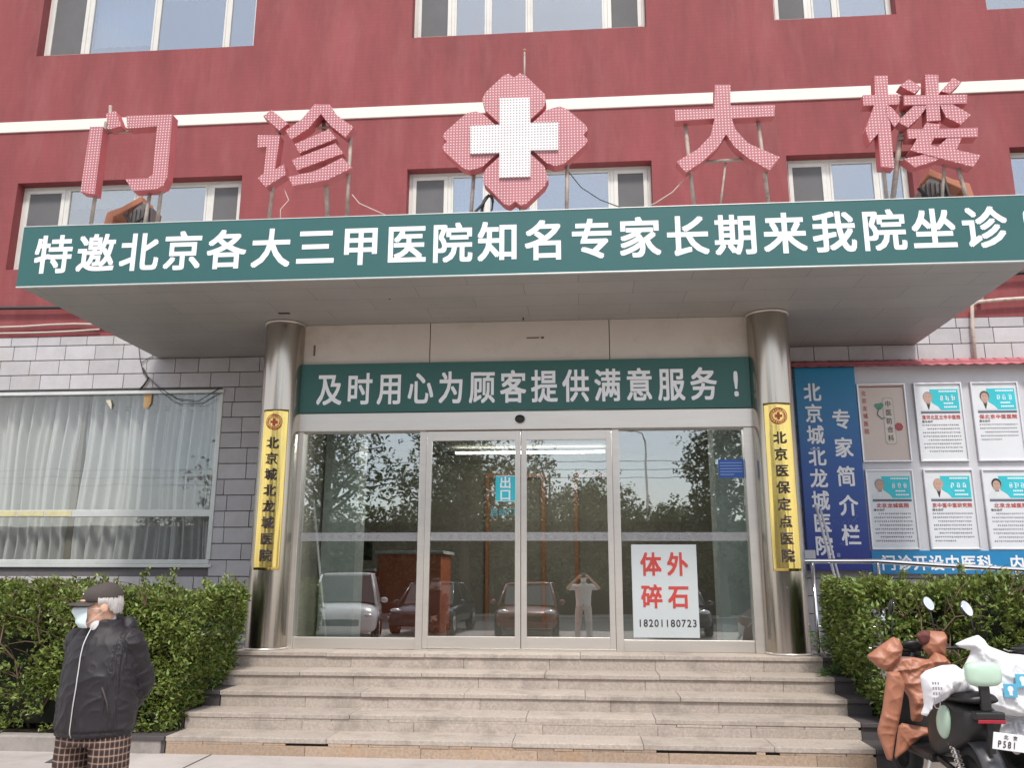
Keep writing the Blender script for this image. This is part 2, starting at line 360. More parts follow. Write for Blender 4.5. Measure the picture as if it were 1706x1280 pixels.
# blue banner: printed gradient sheet from cyan blue down to violet blue
m = mat('printed blue gradient sheet', (.02,.2,.5), .35, var=.04); K['bluegrad'] = m; t = m.node_tree; L = t.links.new
tc = node(t, 'ShaderNodeTexCoord'); sp = node(t, 'ShaderNodeSeparateXYZ'); L(tc.outputs['Object'], sp.inputs[0])
mr = node(t, 'ShaderNodeMapRange'); L(sp.outputs[2], mr.inputs['Value']); mr.inputs['From Min'].default_value = 1.75; mr.inputs['From Max'].default_value = 4.4
cr = node(t, 'ShaderNodeValToRGB'); L(mr.outputs[0], cr.inputs[0])
cr.color_ramp.elements[0].color = (.022,.035,.25,1); cr.color_ramp.elements[1].color = (.01,.22,.42,1)
e = cr.color_ramp.elements.new(.5); e.color = (.012,.085,.33,1)
L(cr.outputs[0], t.nodes['Principled BSDF'].inputs['Base Color'])

# ------------------------------------------------------------------ lettering
_gc = {}
def glyph(ch):
    if ch not in _gc:
        c = bpy.data.curves.new('g', 'FONT'); c.body = ch; c.size = 1; c.resolution_u = 3
        o = bpy.data.objects.new('g', c); COL.objects.link(o)
        dg = bpy.context.evaluated_depsgraph_get(); m = bpy.data.meshes.new_from_object(o.evaluated_get(dg))
        _gc[ch] = ([(v.co.x, v.co.y) for v in m.vertices], [tuple(p.vertices) for p in m.polygons])
        bpy.data.objects.remove(o); bpy.data.curves.remove(c); bpy.data.meshes.remove(m)
    return _gc[ch]
def put(mb, ch, cx, cz, wd, ht, y, bold=.02, skew=0, fn=None):
    """one character centred on (cx, cz) on a plane facing -Y; bold in em"""
    vs, fs = glyph(ch)
    if not vs: return
    if ord(ch) < 256:
        x0 = min(q[0] for q in vs); x1 = max(q[0] for q in vs); ex = (x0+x1)/2; ez = .36
    else: ex, ez = .5, .38
    offs = [(0,0)] if not bold else [(bold,bold),(-bold,bold),(bold,-bold),(-bold,-bold)]
    for k, (dx, dz) in enumerate(offs):
        pts = []
        for x, z in vs:
            X = cx+(x-ex+dx)*wd+skew*(z-ez); Z = cz+(z-ez+dz)*ht
            pts.append(fn(X, y-.0006*k, Z) if fn else (X, y-.0006*k, Z))
        mb.add(pts, fs)
def chars(root, material, txt, place, y, wd, ht, bold, fn=None):
    for i, ch in enumerate(txt):
        mb = MB(); cx, cz = place(i); put(mb, ch, cx, cz, wd, ht, y, bold, fn=fn); obj('character', mb, material, root, fix=False)
def line_h(mb, txt, x0, pitch, cz, wd, ht, y, bold=.02, fn=None):
    for i, ch in enumerate(txt): put(mb, ch, x0+pitch*(i+.5), cz, wd, ht, y, bold, fn=fn)
def line_v(mb, txt, cx, z0, pitch, wd, ht, y, bold=.02, fn=None):
    for i, ch in enumerate(txt): put(mb, ch, cx, z0-pitch*(i+.5), wd, ht, y, bold, fn=fn)

# ================================================================== ground and street
WY = 11.7                                          # wall plane of the building
g = MB().box(-90, 90, -90, 40, -.3, 0); struct('pavement', g, K['concrete'])
struct('road', MB().box(-90, 90, -15, -6, -.1, .004), K['asphalt'])
m = MB()
for x in (-9.3, -3.45, 2.4): m.box(x, x+.012, 2.2, 8.09, -.01, .0035)
for y in (6.9, 4.4): m.box(-12, 12, y, y+.012, -.01, .0036)
struct('pavement_joints', m, K['mortar'])

# ================================================================== hospital building
bld = thing('hospital_building', 'red painted building with grey tiled ground floor and white framed windows', 'building', (-.7, WY, 0))
def wall_holes(x0, x1, z0, z1, y, holes, depth):
    xs = sorted({x0, x1, *[h[0] for h in holes], *[h[1] for h in holes]}); zs = sorted({z0, z1, *[h[2] for h in holes], *[h[3] for h in holes]})
    mb = MB()
    for i in range(len(xs)-1):
        for j in range(len(zs)-1):
            cx, cz = (xs[i]+xs[i+1])/2, (zs[j]+zs[j+1])/2
            if any(h[0] < cx < h[1] and h[2] < cz < h[3] for h in holes): continue
            mb.quad(xs[i], xs[i+1], y, zs[j], zs[j+1])
    for a, b, c, d in holes:
        mb.add([(a,y,c),(a,y+depth,c),(a,y+depth,d),(a,y,d)], [(0,1,2,3)]); mb.add([(b,y,c),(b,y+depth,c),(b,y+depth,d),(b,y,d)], [(3,2,1,0)])
        mb.add([(a,y,c),(b,y,c),(b,y+depth,c),(a,y+depth,c)], [(0,1,2,3)]); mb.add([(a,y,d),(b,y,d),(b,y+depth,d),(a,y+depth,d)], [(3,2,1,0)])
    return mb
Z2, Z2T, Z3, Z3T = 6.24, 7.70, 9.98, 11.48
HOL = [(-8.87,-5.19,Z2,Z2T), (-2.585,1.12,Z2,Z2T), (3.09,4.86,Z2,Z2T), (6.25,8.05,Z2,Z2T),
       (-8.87,-5.18,Z3,Z3T), (-2.585,1.12,Z3,Z3T), (3.07,4.89,Z3,Z3T), (6.21,8.0,Z3,Z3T)]
obj('red_wall', wall_holes(-16, 16, 5.14, 15, WY, HOL, .24), K['red_stucco'], bld, fix=False)
obj('wall_band', MB().box(-16, 16, WY-.025, WY+.01, 8.59, 8.775), K['band'], bld, bevel=.006)
obj('parapet', MB().box(-16, 16, WY, WY+8, 15, 15.4), K['red_stucco'], bld)
obj('roof', MB().box(-16, 16, WY+.2, WY+8, 14.9, 15.0), K['dark'], bld)
def upper_window(x0, x1, z0, z1, splits, kinds, blinds):
    """splits: inner divisions as x positions; kinds: s = screened casement, g = glass"""
    fy = WY+.17; f = MB(); t = .055
    f.box(x0, x1, fy, fy+.06, z0, z0+t); f.box(x0, x1, fy, fy+.06, z1-t, z1); f.box(x0, x0+t, fy, fy+.06, z0+t, z1-t); f.box(x1-t, x1, fy, fy+.06, z0+t, z1-t)
    edges = [x0+t]+list(splits)+[x1-t]
    for s in splits: f.box(s-.028, s+.028, fy-.004, fy+.055, z0+t, z1-t)
    fr = obj('window', f, K['pvc'], bld, bevel=.006)
    sash = MB(); bl = MB(); pend = []
    for i, k in enumerate(kinds):
        a = edges[i]+(.028 if i else 0); b = edges[i+1]-(.028 if i < len(kinds)-1 else 0); zz0, zz1 = z0+t, z1-t
        q = .062 if k == 's' else .03
        sash.box(a, b, fy-.012, fy+.045, zz0, zz0+q); sash.box(a, b, fy-.012, fy+.045, zz1-q, zz1); sash.box(a, a+q, fy-.012, fy+.045, zz0+q, zz1-q); sash.box(b-q, b, fy-.012, fy+.045, zz0+q, zz1-q)
        pend.append(('insect_screen', MB().box(a+q, b-q, fy+.004, fy+.008, zz0+q, zz1-q), K['screen']) if k == 's' else ('pane', MB().box(a+q, b-q, fy+.012, fy+.018, zz0+q, zz1-q), K['glass_up']))
        if blinds[i]:
            bl = MB(); h = zz0+(zz1-zz0)*(1-blinds[i]); n = 24
            for kx in range(n):
                u0 = a+(b-a)*kx/n; u1 = a+(b-a)*(kx+1)/n; o0 = .012*math.sin(kx*1.9); o1 = .012*math.sin((kx+1)*1.9)
                bl.add([(u0,fy+.16+o0,h),(u1,fy+.16+o1,h),(u1,fy+.16+o1,zz1),(u0,fy+.16+o0,zz1)], [(0,1,2,3)])
            pend.append(('blind', bl, K['curtainw']))
    obj('sash', sash, K['pvc'], fr, bevel=.005)
    for n_, b_, m_ in pend: obj(n_, b_, m_, fr)
upper_window(-8.87,-5.19,Z2,Z2T,(-8.13,-6.95,-5.78),'sggs',(0,.2,0,0))
upper_window(-2.585,1.12,Z2,Z2T,(-1.95,-1.38,-.66,.53),'sgggs',(0,.75,.9,0,0))
upper_window(3.09,4.86,Z2,Z2T,(3.72,4.42),'sgg',(.5,0,.3))
upper_window(6.25,8.05,Z2,Z2T,(7.1,),'gg',(0,.5))
upper_window(-8.87,-5.18,Z3,Z3T,(-8.13,-6.95,-5.72),'sggg',(0,.8,.2,0))
upper_window(-2.585,1.12,Z3,Z3T,(-1.95,-1.38,-.72,.50),'sgggs',(0,0,.4,0,0))
upper_window(3.07,4.89,Z3,Z3T,(3.66,4.05),'sgg',(.4,0,.25))
upper_window(6.21,8.0,Z3,Z3T,(7.1,),'gg',(0,0))
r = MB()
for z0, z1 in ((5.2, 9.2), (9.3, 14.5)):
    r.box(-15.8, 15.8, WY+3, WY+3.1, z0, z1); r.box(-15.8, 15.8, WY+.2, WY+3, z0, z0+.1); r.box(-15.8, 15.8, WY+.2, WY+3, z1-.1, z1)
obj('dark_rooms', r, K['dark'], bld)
# ground floor: courses of stone tiles on a dark backing
obj('tile_backing', wall_holes(-16, 16, 0, 5.14, WY+.012, [(-12.6,-5.22,1.77,4.26), (-3.56,2.1,.0,4.8)], .2), K['grout'], bld, fix=False)
t_ = MB(); zc = .02; row = 0
while zc < 5.12:
    h = min(.222, 5.135-zc); x = -15+(row % 2)*.22+rng.uniform(0,.08)
    while x < 15:
        wd = rng.choice((.36,.42,.44,.46,.47)); a, b = x+.004, x+wd-.004; x += wd
        spans = [(a, b)]
        for ha, hb, hz0, hz1 in ((-12.6,-5.22,1.77,4.26), (-3.56,2.1,0,4.8)):
            if zc+h > hz0+.02 and zc < hz1-.02:
                ns = []
                for p, q in spans:
                    if q <= ha or p >= hb: ns.append((p, q)); continue
                    if p < ha: ns.append((p, ha))
                    if q > hb: ns.append((hb, q))
                spans = ns
        for p, q in spans:
            if q-p > .03:
                zz0, zz1 = zc+.004, zc+h-.004
                for hz in (1.77, 4.26):
                    if p < -5.22 and p > -12.6 and zz0 < hz < zz1:
                        if hz == 1.77: zz1 = hz
                        else: zz0 = hz
                t_.box(p, q, WY-.012-rng.uniform(0,.004), WY+.011, zz0, zz1)
    zc += .226; row += 1
obj('tile_cladding', t_, K['tile'], bld, bevel=.004)
obj('vestibule_wall', MB().box(-3.62,-3.56,10.42,WY,0,4.75), K['header'], bld); obj('vestibule_wall', MB().box(2.1,2.16,10.42,WY,0,4.75), K['header'], bld)
# shop window with curtain
f = MB(); X0, X1 = -12.6, -5.22
f.box(X0-.03, X1+.03, WY-.035, WY+.05, 4.225, 4.275); f.box(X0, X1, WY-.02, WY+.05, 1.77, 1.83); f.box(X1-.045, X1+.02, WY-.025, WY+.05, 1.83, 4.225); f.box(X0-.02, X0+.045, WY-.02, WY+.05, 1.83, 4.225)
f.box(X0, X1-.045, WY-.01, WY+.05, 2.43, 2.53)
wf = obj('display_window', f, K['trim'], bld, bevel=.006, label='wide curtained ground floor window in thin metal frame')
obj('pane', MB().box(X0, X1, WY+.02, WY+.03, 1.83, 2.43), K['glass_low'], wf); obj('pane', MB().box(X0, X1, WY+.02, WY+.03, 2.53, 4.225), K['glass_low'], wf)
obj('sill', MB().box(X0-.03, X1+.04, WY-.03, WY+.02, 1.72, 1.768), K['trim'], wf, bevel=.006)
yt = MB()
for k in range(5):
    a = -9.4+k*.42
    yt.box(a, a+.40, WY-.0165, WY-.0105, 2.435+rng.uniform(0,.01), 2.52)
obj('yellow_tape', yt, mat('worn yellow tape', (.60,.55,.30), .6, var=.2, vscale=8, dirt=((.5,.5,.5),.8,9)), wf)
cu = MB(); n = 1100; ring = []
for zi in range(9):
    z = 1.72+zi*.32; ring.append([])
    for k in range(n+1):
        x = X0+.02+(X1-X0-.04)*k/n; ph = x*33+2.2*math.sin(x*2.3)+.25*zi*math.sin(x*1.1)
        ring[-1].append((x+.02*math.sin(zi*.8+x*3), WY+.24+.065*math.sin(ph)+.028*math.sin(2.3*ph+1), z))
for zi in range(8):
    b0 = len(cu.v)
    cu.add(ring[zi]+ring[zi+1], [(k, k+1, n+1+k+1, n+1+k) for k in range(n)])
cm = cu.mesh('c'); b = bmesh.new(); b.from_mesh(cm); bmesh.ops.remove_doubles(b, verts=b.verts, dist=.0005); b.to_mesh(cm); b.free()
cr_ = obj('curtain', cm, K['curtain'], smooth=True, fix=False)
tag(cr_, 'long pale grey pleated curtain hanging behind the wide ground floor window', 'curtain')
# scraps of tape on that window
tp = MB().add([(-6.42,WY-.004,4.22),(-6.30,WY-.004,4.23),(-6.30,WY-.006,4.08),(-6.36,WY-.006,4.0),(-6.41,WY-.006,4.02)], [(0,1,2,3,4)])
tag(obj('tape_scrap', tp, mat('brown tape', (.52,.33,.15), .6)), 'brown strip of old tape stuck at the top of the curtained window', 'tape')
tp = MB().add([(-7.0,WY-.004,4.14),(-6.93,WY-.004,4.15),(-6.90,WY-.006,4.08),(-6.90,WY-.006,4.0),(-6.95,WY-.006,4.07)], [(0,1,2,3,4)])
tag(obj('tape_scrap', tp, mat('cream tape', (.6,.56,.42), .6)), 'small curled cream tape scrap on curtained window, left of the brown one', 'tape')
# lobby behind the glass
lob = MB()
lob.box(-3.56, 2.1, 10.36, 17, .60, .762)
obj('lobby_floor', lob, K['floor'], bld)
obj('lobby_walls', MB().box(-7.5, 4.5, 17, 17.1, .5, 4.4).box(-7.5,-7.4,11.9,17,.5,4.4).box(4.4,4.5,11.9,17,.5,4.4).box(-7.4,-3.62,11.95,12.05,.5,1.7).box(2.2,4.4,11.95,12.05,.5,4.4), mat('lobby wall', (.24,.215,.18), .8, var=.15, vscale=.8), bld)
obj('lobby_ceiling', MB().box(-7.5, 4.5, 11.95, 17, 4.02, 4.1).box(-3.56, 2.1, 10.42, 11.95, 4.02, 4.1), mat('lobby ceiling', (.30,.29,.27), .8), bld)
obj('lobby_floor', MB().box(-7.5,-3.56,11.95,17,.60,.761), K['floor'], bld); obj('lobby_floor', MB().box(2.1,4.5,11.95,17,.60,.761), K['floor'], bld)
col_ = MB().box(-3.52,-3.05,11.35,11.8,.762,4.02); obj('lobby_column', col_, mat('glossy pale column', (.50,.56,.54), .25), bld)
col_ = MB().box(1.70,2.09,10.95,11.4,.762,4.02); obj('lobby_column', col_, mat('glossy pale column', (.52,.58,.58), .25), bld)
dw = MB()
for x in (-1.92, -.80, -.15, .62): dw.box(x, x+.07, 16.9, 16.99, .762, 3.55)
dw.box(-1.92, -.73, 16.9, 16.99, 3.55, 3.63).box(-.15, .69, 16.9, 16.99, 3.55, 3.63); obj('inner_door_frame', dw, K['woodor'], bld)
# pipes and cables on the wall
pp = MB().tube([(-14,WY-.08,5.60),(-9,WY-.08,5.59),(-6.3,WY-.08,5.56)], .028); tag(obj('pipe', pp, K['cable'], smooth=True), 'black horizontal pipe on red wall left of the canopy', 'pipe')
pp = MB().tube([(-14,WY-.06,5.32)]+[(-14+.4*k, WY-.05, 5.305+.015*math.sin(k*1.3)) for k in range(1, 20)], .018, 6)
pp.tube([(-14,WY-.05,5.12)]+[(-14+.4*k, WY-.045, 5.19+.02*math.sin(k*.7)+(.06*(k-13)/5 if k > 13 else 0)) for k in range(1, 18)], .016, 6)
tag(obj('cable_bundle', pp, K['cablew'], smooth=True), 'pair of pale cables sagging along the red wall left of the canopy', 'cable')
pp = MB().tube([(5.38,WY-.07,4.45),(5.40,WY-.07,5.0),(5.43,WY-.08,5.30),(5.5,WY-.09,5.335),(5.8,WY-.09,5.36),(9,WY-.09,5.50)], .026)
pp.tube([(5.56,WY-.07,5.34),(5.57,WY-.08,5.55)], .03)
tag(obj('pipe', pp, mat('peeling cream pipe', (.55,.47,.40), .7, var=.2, vscale=12, dirt=((.2,.12,.09),.7,14)), smooth=True), 'cream pipe elbow running along red wall right of the canopy', 'pipe')
pp = MB().tube([(5.55,WY-.09,5.72),(9,WY-.09,5.86)], .028); tag(obj('pipe', pp, K['cable'], smooth=True), 'black pipe on red wall right of the canopy', 'pipe')
pts = [(-6.6,WY-.03,5.12),(-6.52,WY-.03,4.75),(-6.45,WY-.03,4.55),(-6.2,WY-.04,4.33),(-5.9,WY-.04,4.14),(-5.55,WY-.05,4.1),(-5.24,WY-.04,4.3)]
pp = MB().tube(pts, .006, 6).tube([(-6.47,WY-.03,4.62),(-6.36,WY-.04,4.45),(-6.42,WY-.04,4.35),(-6.47,WY-.04,4.29)], .014, 6).tube([(-6.5,WY-.03,4.7),(-6.3,WY-.03,4.82),(-6.2,WY-.03,4.9)], .005, 5)
pp.tube([(-6.2,WY-.035,4.30),(-5.9,WY-.05,4.07),(-5.5,WY-.05,4.05),(-5.22,WY-.04,4.22)], .005, 5)
tag(obj('loose_cable', pp, K['cable'], smooth=True), 'thin black loose cable drooping over tiles above the curtained window', 'cable')

# ================================================================== steps
st = thing('entrance_steps', 'five broad pinkish granite steps with dark edge of painted hedge shade leading to the glass doors', 'steps', (-.7, 8.1, 0))
YS = [8.10, 8.52, 8.94, 9.38, 9.82, 10.36]; ZS = [.155, .305, .455, .605, .765]; XL = [-3.90,-3.93,-3.76,-3.98,-4.03]
for i in range(5):
    y0, y1, zt = YS[i], YS[i+1], ZS[i]; zb = 0 if i == 0 else ZS[i-1]
    sl_ = MB(); x = XL[i]; first = True
    xe = 2.52+.015*i
    while x < xe-.05:                            # tread slabs with a nosing
        L_ = min(rng.uniform(.9, 1.75), xe-x); L_ = xe-x if xe-x-L_ < .4 else L_
        j = rng.uniform(-.003,.003); sl_.box(x+.0015, x+L_-.0015, y0-(.016 if i > 1 else 0)+rng.uniform(-.004,.004), y1+.004, zt-.045+j, zt+j); x += L_
    ri = MB(); x = XL[i]+.01
    while x < xe-.05:
        L_ = min(rng.uniform(.8, 1.5), xe-x); L_ = xe-x if xe-x-L_ < .4 else L_
        ri.box(x+.0015, x+L_-.0015, y0+rng.uniform(0,.006), y0+.04, zb-.01, zt-.0455-(.024 if i < 2 else 0)); x += L_
    if i < 2:                                     # mortar bed under the nosing, broken out in places
        gaps = [(-2.75,-2.35),(.63,1.50),(1.58,1.70)] if i == 0 else [(.47,.80),(-1.9,-1.75)]; x = XL[i]+.01; be = MB()
        for ga, gb in gaps+[(xe-.02, xe)]:
            while x < ga-.03: q = min(x+rng.uniform(.12,.5), ga); be.box(x, q-.004, y0+rng.uniform(0,.008), y0+.044, zt-.069, zt-.046); x = q
            x = gb
        ri.add(be.v, be.f)
    s_ = obj('step', sl_, K['granite'], st, bevel=.006)

    obj('riser', ri, K['granite_worn'] if i == 0 else K['granite'], s_, bevel=.003)
    obj('core', MB().box(-4.25, 2.77, y0+.045, 10.36, zb-.02 if i else -.1, zt-.048), K['mortar'], s_)
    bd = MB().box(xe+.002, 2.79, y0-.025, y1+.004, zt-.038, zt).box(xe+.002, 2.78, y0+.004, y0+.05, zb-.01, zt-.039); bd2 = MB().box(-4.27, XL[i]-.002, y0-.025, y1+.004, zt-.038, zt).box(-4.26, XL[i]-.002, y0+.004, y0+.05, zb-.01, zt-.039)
    obj('dark_edge', bd, K['granite_dark_shade'], s_, bevel=.004); obj('dark_edge', bd2, K['granite_dark_shade'], s_, bevel=.004)  # right strip paints in the shadow the hedge casts on the step ends
# left kerb of the planting bed
kb = MB(); x = -14
while x < -4.3:
    L_ = 1.05 if x < -5.6 else 1.0; kb.box(x+.006, min(x+L_,-3.93)-.006, 8.08+rng.uniform(-.01,.01), 8.24, -.05, .145+rng.uniform(-.008,.008)); x += L_
struct('kerb', kb, K['stone'], bevel=.015)
struct('soil', MB().box(-14, -4.28, 8.24, WY-.02, -.1, .09).box(2.8, 14, 8.3, WY-.02, -.1, .08), mat('soil', (.07,.055,.04), .95, bump=.6, bscale=30))
kb = MB()
for x in range(12): kb.box(2.82+x*1.05, 2.82+(x+1)*1.05-.01, 8.14, 8.3, -.05, .14)
struct('kerb', kb, K['stone'], bevel=.015)

# ================================================================== canopy
cp = thing('entrance_canopy', 'deep flat canopy with grey panelled soffit above the doors', 'canopy', (-.8, 10.1, 4.76))
CX0, CX1, CY0, CY1, CZ0, CZ1 = -6.24, 4.64, 8.50, WY, 4.765, 5.45
obj('soffit', MB().box(CX0, CX1, CY0, CY1-.03, CZ0, CZ0+.03), K['soffit'], cp)
obj('canopy_roof', MB().box(CX0, CX1, CY0, CY1-.03, CZ1-.03, CZ1), K['trim'], cp)
obj('side_fascia', MB().box(CX0, CX0+.03, CY0, CY1-.03, CZ0+.03, CZ1-.03).box(CX1-.03, CX1, CY0, CY1-.03, CZ0+.03, CZ1-.03), K['trim'], cp)
obj('edge_trim', MB().box(CX0-.03, 4.95, CY0-.035, CY0-.005, CZ0-.018, CZ0-.002).box(CX0-.03, 4.95, CY0-.035, CY0+.06, CZ1+.022, CZ1+.033), K['trim'], cp, bevel=.004)
obj('soffit_hole', MB().box(-3.68,-3.54,9.63,9.68,CZ0-.006,CZ0-.001).box(-2.2,-2.185,9.2,9.215,CZ0-.006,CZ0-.001).box(-.7,-.685,10.05,10.07,CZ0-.03,CZ0-.001), K['black'], cp)
sg = thing('banner_sign', 'long green banner with white Chinese characters across the canopy front', 'sign', (-.8, 8.48, 4.77))
obj('sign_panel', MB().box(CX0-.03, 4.95, CY0-.03, CY0-.004, CZ0+.0, CZ1+.02), K['green'], sg)
chars(sg, K['white'], '特邀北京各大三甲医院知名专家长期来我院坐诊!', lambda i: (-6.128+.5025*(i+.5) if i < 21 else 4.60, 5.135), CY0-.0315, .46, .475, .021)

# ------------------------------------------------------------------ big letters on the canopy
MEN= [[(-5.72, 6.786), (-5.561, 6.779), (-5.562, 5.918), (-5.738, 5.952)], [(-5.544, 6.946), (-5.428, 6.979), (-5.331, 6.775), (-5.487, 6.741)], [(-5.284, 6.905), (-4.719, 6.899), (-4.709, 6.089), (-4.745, 5.992), (-4.835, 5.947), (-5.104, 5.94), (-5.21, 6.094), (-4.944, 6.092), (-4.881, 6.138), (-4.894, 6.755), (-5.258, 6.742)]]
ZHEN= [[(-3.623, 6.829), (-3.529, 6.906), (-3.316, 6.72), (-3.417, 6.639)], [(-3.668, 6.586), (-3.405, 6.575), (-3.433, 6.146), (-3.331, 6.21), (-3.307, 6.077), (-3.529, 5.932), (-3.629, 6.048), (-3.562, 6.101), (-3.551, 6.439), (-3.657, 6.429)], [(-3.017, 6.952), (-2.835, 6.943), (-2.749, 6.804), (-2.543, 6.637), (-2.629, 6.513), (-2.808, 6.663), (-2.936, 6.827), (-3.072, 6.646), (-3.263, 6.512), (-3.342, 6.63), (-3.159, 6.765)], [(-3.219, 6.453), (-2.832, 6.622), (-2.734, 6.504), (-3.159, 6.338)], [(-3.247, 6.257), (-2.744, 6.448), (-2.646, 6.317), (-3.173, 6.128)], [(-3.273, 6.048), (-2.962, 6.106), (-2.656, 6.261), (-2.533, 6.131), (-2.825, 5.989), (-3.214, 5.935)]]
DA= [[(1.555, 6.984), (1.725, 6.976), (1.713, 6.717), (2.194, 6.703), (2.18, 6.566), (1.717, 6.56), (1.751, 6.421), (1.875, 6.253), (2.206, 6.072), (2.083, 5.923), (1.865, 6.078), (1.728, 6.218), (1.646, 6.371), (1.545, 6.212), (1.38, 6.057), (1.192, 5.931), (1.095, 6.061), (1.338, 6.208), (1.48, 6.365), (1.531, 6.568), (1.103, 6.554), (1.103, 6.693), (1.537, 6.684)]]
LOU= [[(3.287, 7.01), (3.426, 7.003), (3.409, 6.769), (3.393, 5.898), (3.254, 5.916), (3.273, 6.776)], [(3.142, 6.776), (3.528, 6.769), (3.516, 6.649), (3.138, 6.651)], [(3.256, 6.662), (3.389, 6.655), (3.267, 6.315), (3.162, 6.198), (3.136, 6.361)], [(3.38, 6.634), (3.432, 6.61), (3.518, 6.465), (3.438, 6.374), (3.379, 6.498)], [(3.545, 6.872), (3.648, 6.95), (3.769, 6.848), (3.69, 6.769)], [(4.111, 6.941), (4.194, 6.882), (4.055, 6.752), (3.964, 6.784)], [(3.826, 6.991), (3.961, 6.984), (3.94, 6.744), (3.926, 6.433), (3.785, 6.426), (3.802, 6.75)], [(3.569, 6.748), (4.233, 6.73), (4.221, 6.622), (3.562, 6.631)], [(3.689, 6.647), (3.83, 6.64), (3.708, 6.483), (3.579, 6.368), (3.48, 6.44)], [(3.936, 6.635), (4.065, 6.629), (4.249, 6.491), (4.131, 6.378), (3.989, 6.471)], [(3.565, 6.342), (4.3, 6.331), (4.288, 6.222), (3.566, 6.235)], [(3.776, 6.413), (3.921, 6.385), (3.791, 6.145), (4.04, 6.082), (4.291, 6.006), (4.202, 5.874), (3.89, 5.983), (3.575, 6.093), (3.645, 6.205)], [(4.013, 6.256), (4.145, 6.255), (4.052, 6.082), (3.818, 5.96), (3.603, 5.897), (3.501, 5.999), (3.781, 6.053)]]
PETAL_TOP= [(-0.759, 7.239), (-0.697, 7.189), (-0.629, 7.238), (-0.568, 7.206), (-0.347, 6.963), (-0.333, 6.863), (-0.369, 6.78), (-0.509, 6.646), (-0.685, 6.425), (-0.854, 6.605), (-1.022, 6.782), (-1.062, 6.926), (-1.024, 7.01), (-0.818, 7.216)]
CROSS= [(-0.857, 6.915), (-0.514, 6.904), (-0.51, 6.589), (-0.197, 6.581), (-0.2, 6.244), (-0.508, 6.252), (-0.511, 5.93), (-0.856, 5.933), (-0.855, 6.233), (-1.184, 6.235), (-1.189, 6.58), (-0.855, 6.582)]
YL = 8.60
def big_letter(name, label, strokes, posts, extra=None):
    xs = [p[0] for s in strokes for p in s]
    rt = thing(name, label, 'sign', ((min(xs)+max(xs))/2, YL, CZ1), group='bulb letters standing on the canopy')
    fa = MB(); sd_ = MB()
    for k, s in enumerate(strokes):
        d = .0025*(k % 4)
        fa.prism(s, YL-d, YL+.004); sd_.prism([(x, z) for x, z in s], YL+.005, YL+.13+d)
    obj('letter_face', fa, K['led_red'], rt); obj('letter_body', sd_, K['led_red_side'], rt)
    for p in posts:
        obj('post', MB().tube([p[0], p[1]], p[2] if len(p) > 2 else .022, 8), K['rust'], rt, smooth=True)
    return rt
def P(x0, z0, x1, z1, y0=.10, y1=.10, r=.022): return ((x0, YL+y0, z0), (x1, YL+y1, z1), r)
B = CZ1
big_letter('rooftop_letter', 'pink bulb letter of dot, upright and hook, leftmost on the canopy', MEN,
  [P(-5.63,B,-5.59,6.9), P(-4.98,B,-4.95,6.0), P(-4.83,B,-4.80,6.8), P(-5.50,6.75,-5.53,7.08,.05,.05,.02), P(-5.6,6.76,-4.8,6.78,.11,.11,.016)])
big_letter('rooftop_letter', 'pink bulb letter with roof stroke over three slanting bars, left of cross', ZHEN,
  [P(-3.51,B,-3.45,6.75), P(-2.60,B,-2.60,6.6), P(-2.83,B,-2.95,6.9,.16,.14,.026), P(-3.5,6.70,-2.6,6.72,.11,.11,.016)])
big_letter('rooftop_letter', 'pink bulb letter of one crossbar over two spreading legs, right of the cross', DA,
  [P(1.28,B,1.22,6.62), P(2.08,B,2.02,6.62), P(1.33,6.1,1.95,6.12,.11,.11,.018), P(1.55,B,1.65,6.1,.2,.14,.012)])
big_letter('rooftop_letter', 'dense pink bulb letter of crossed strokes, rightmost on the canopy', LOU,
  [P(3.32,B,3.31,6.9), P(3.38,B,3.62,6.7,.18,.14,.03), P(3.88,B,4.0,6.2,.12,.12,.018), P(4.16,B,4.08,6.0), P(3.5,6.3,4.1,6.32,.11,.11,.018), P(3.5,6.03,3.62,6.03,.11,.11,.018)])
rt = thing('cross_emblem', 'pink four petalled bulb emblem with white cross standing in the middle of the canopy', 'sign', (-.68, YL, CZ1))
cx, cz = -.688, 6.42
pet = MB(); pes = MB()
top = [(x-cx, z-cz) for x, z in PETAL_TOP]; top[8] = (0, .02)
for k in range(4):
    a = k*math.pi/2; sc_ = (1,1)
    poly = [(cx+x*math.cos(a)-z*math.sin(a), cz+x*math.sin(a)+z*math.cos(a)) for x, z in top]
    pet.prism(poly, YL-.002*k, YL+.004); pes.prism(poly, YL+.005, YL+.14+.002*k)
obj('petals', pet, K['led_red'], rt); obj('petal_body', pes, K['led_red_side'], rt)
obj('white_cross', MB().prism(CROSS, YL-.03, YL-.0065), K['led_white'], rt)
for p in (P(-.12,B,-.10,6.2), P(-.62,B,-.62,5.8,.1,.1,.026), P(-.585,7.0,-.583,7.60,.12,.12,.011), P(-1.2,B,-1.15,6.3,.16,.14)):
    obj('post', MB().tube([p[0], p[1]], p[2], 8), K['rust'], rt, smooth=True)
obj('post_tip', MB().ell((-.583,YL+.12,7.61), (.02,.02,.02)), K['rustred'], rt, smooth=True)
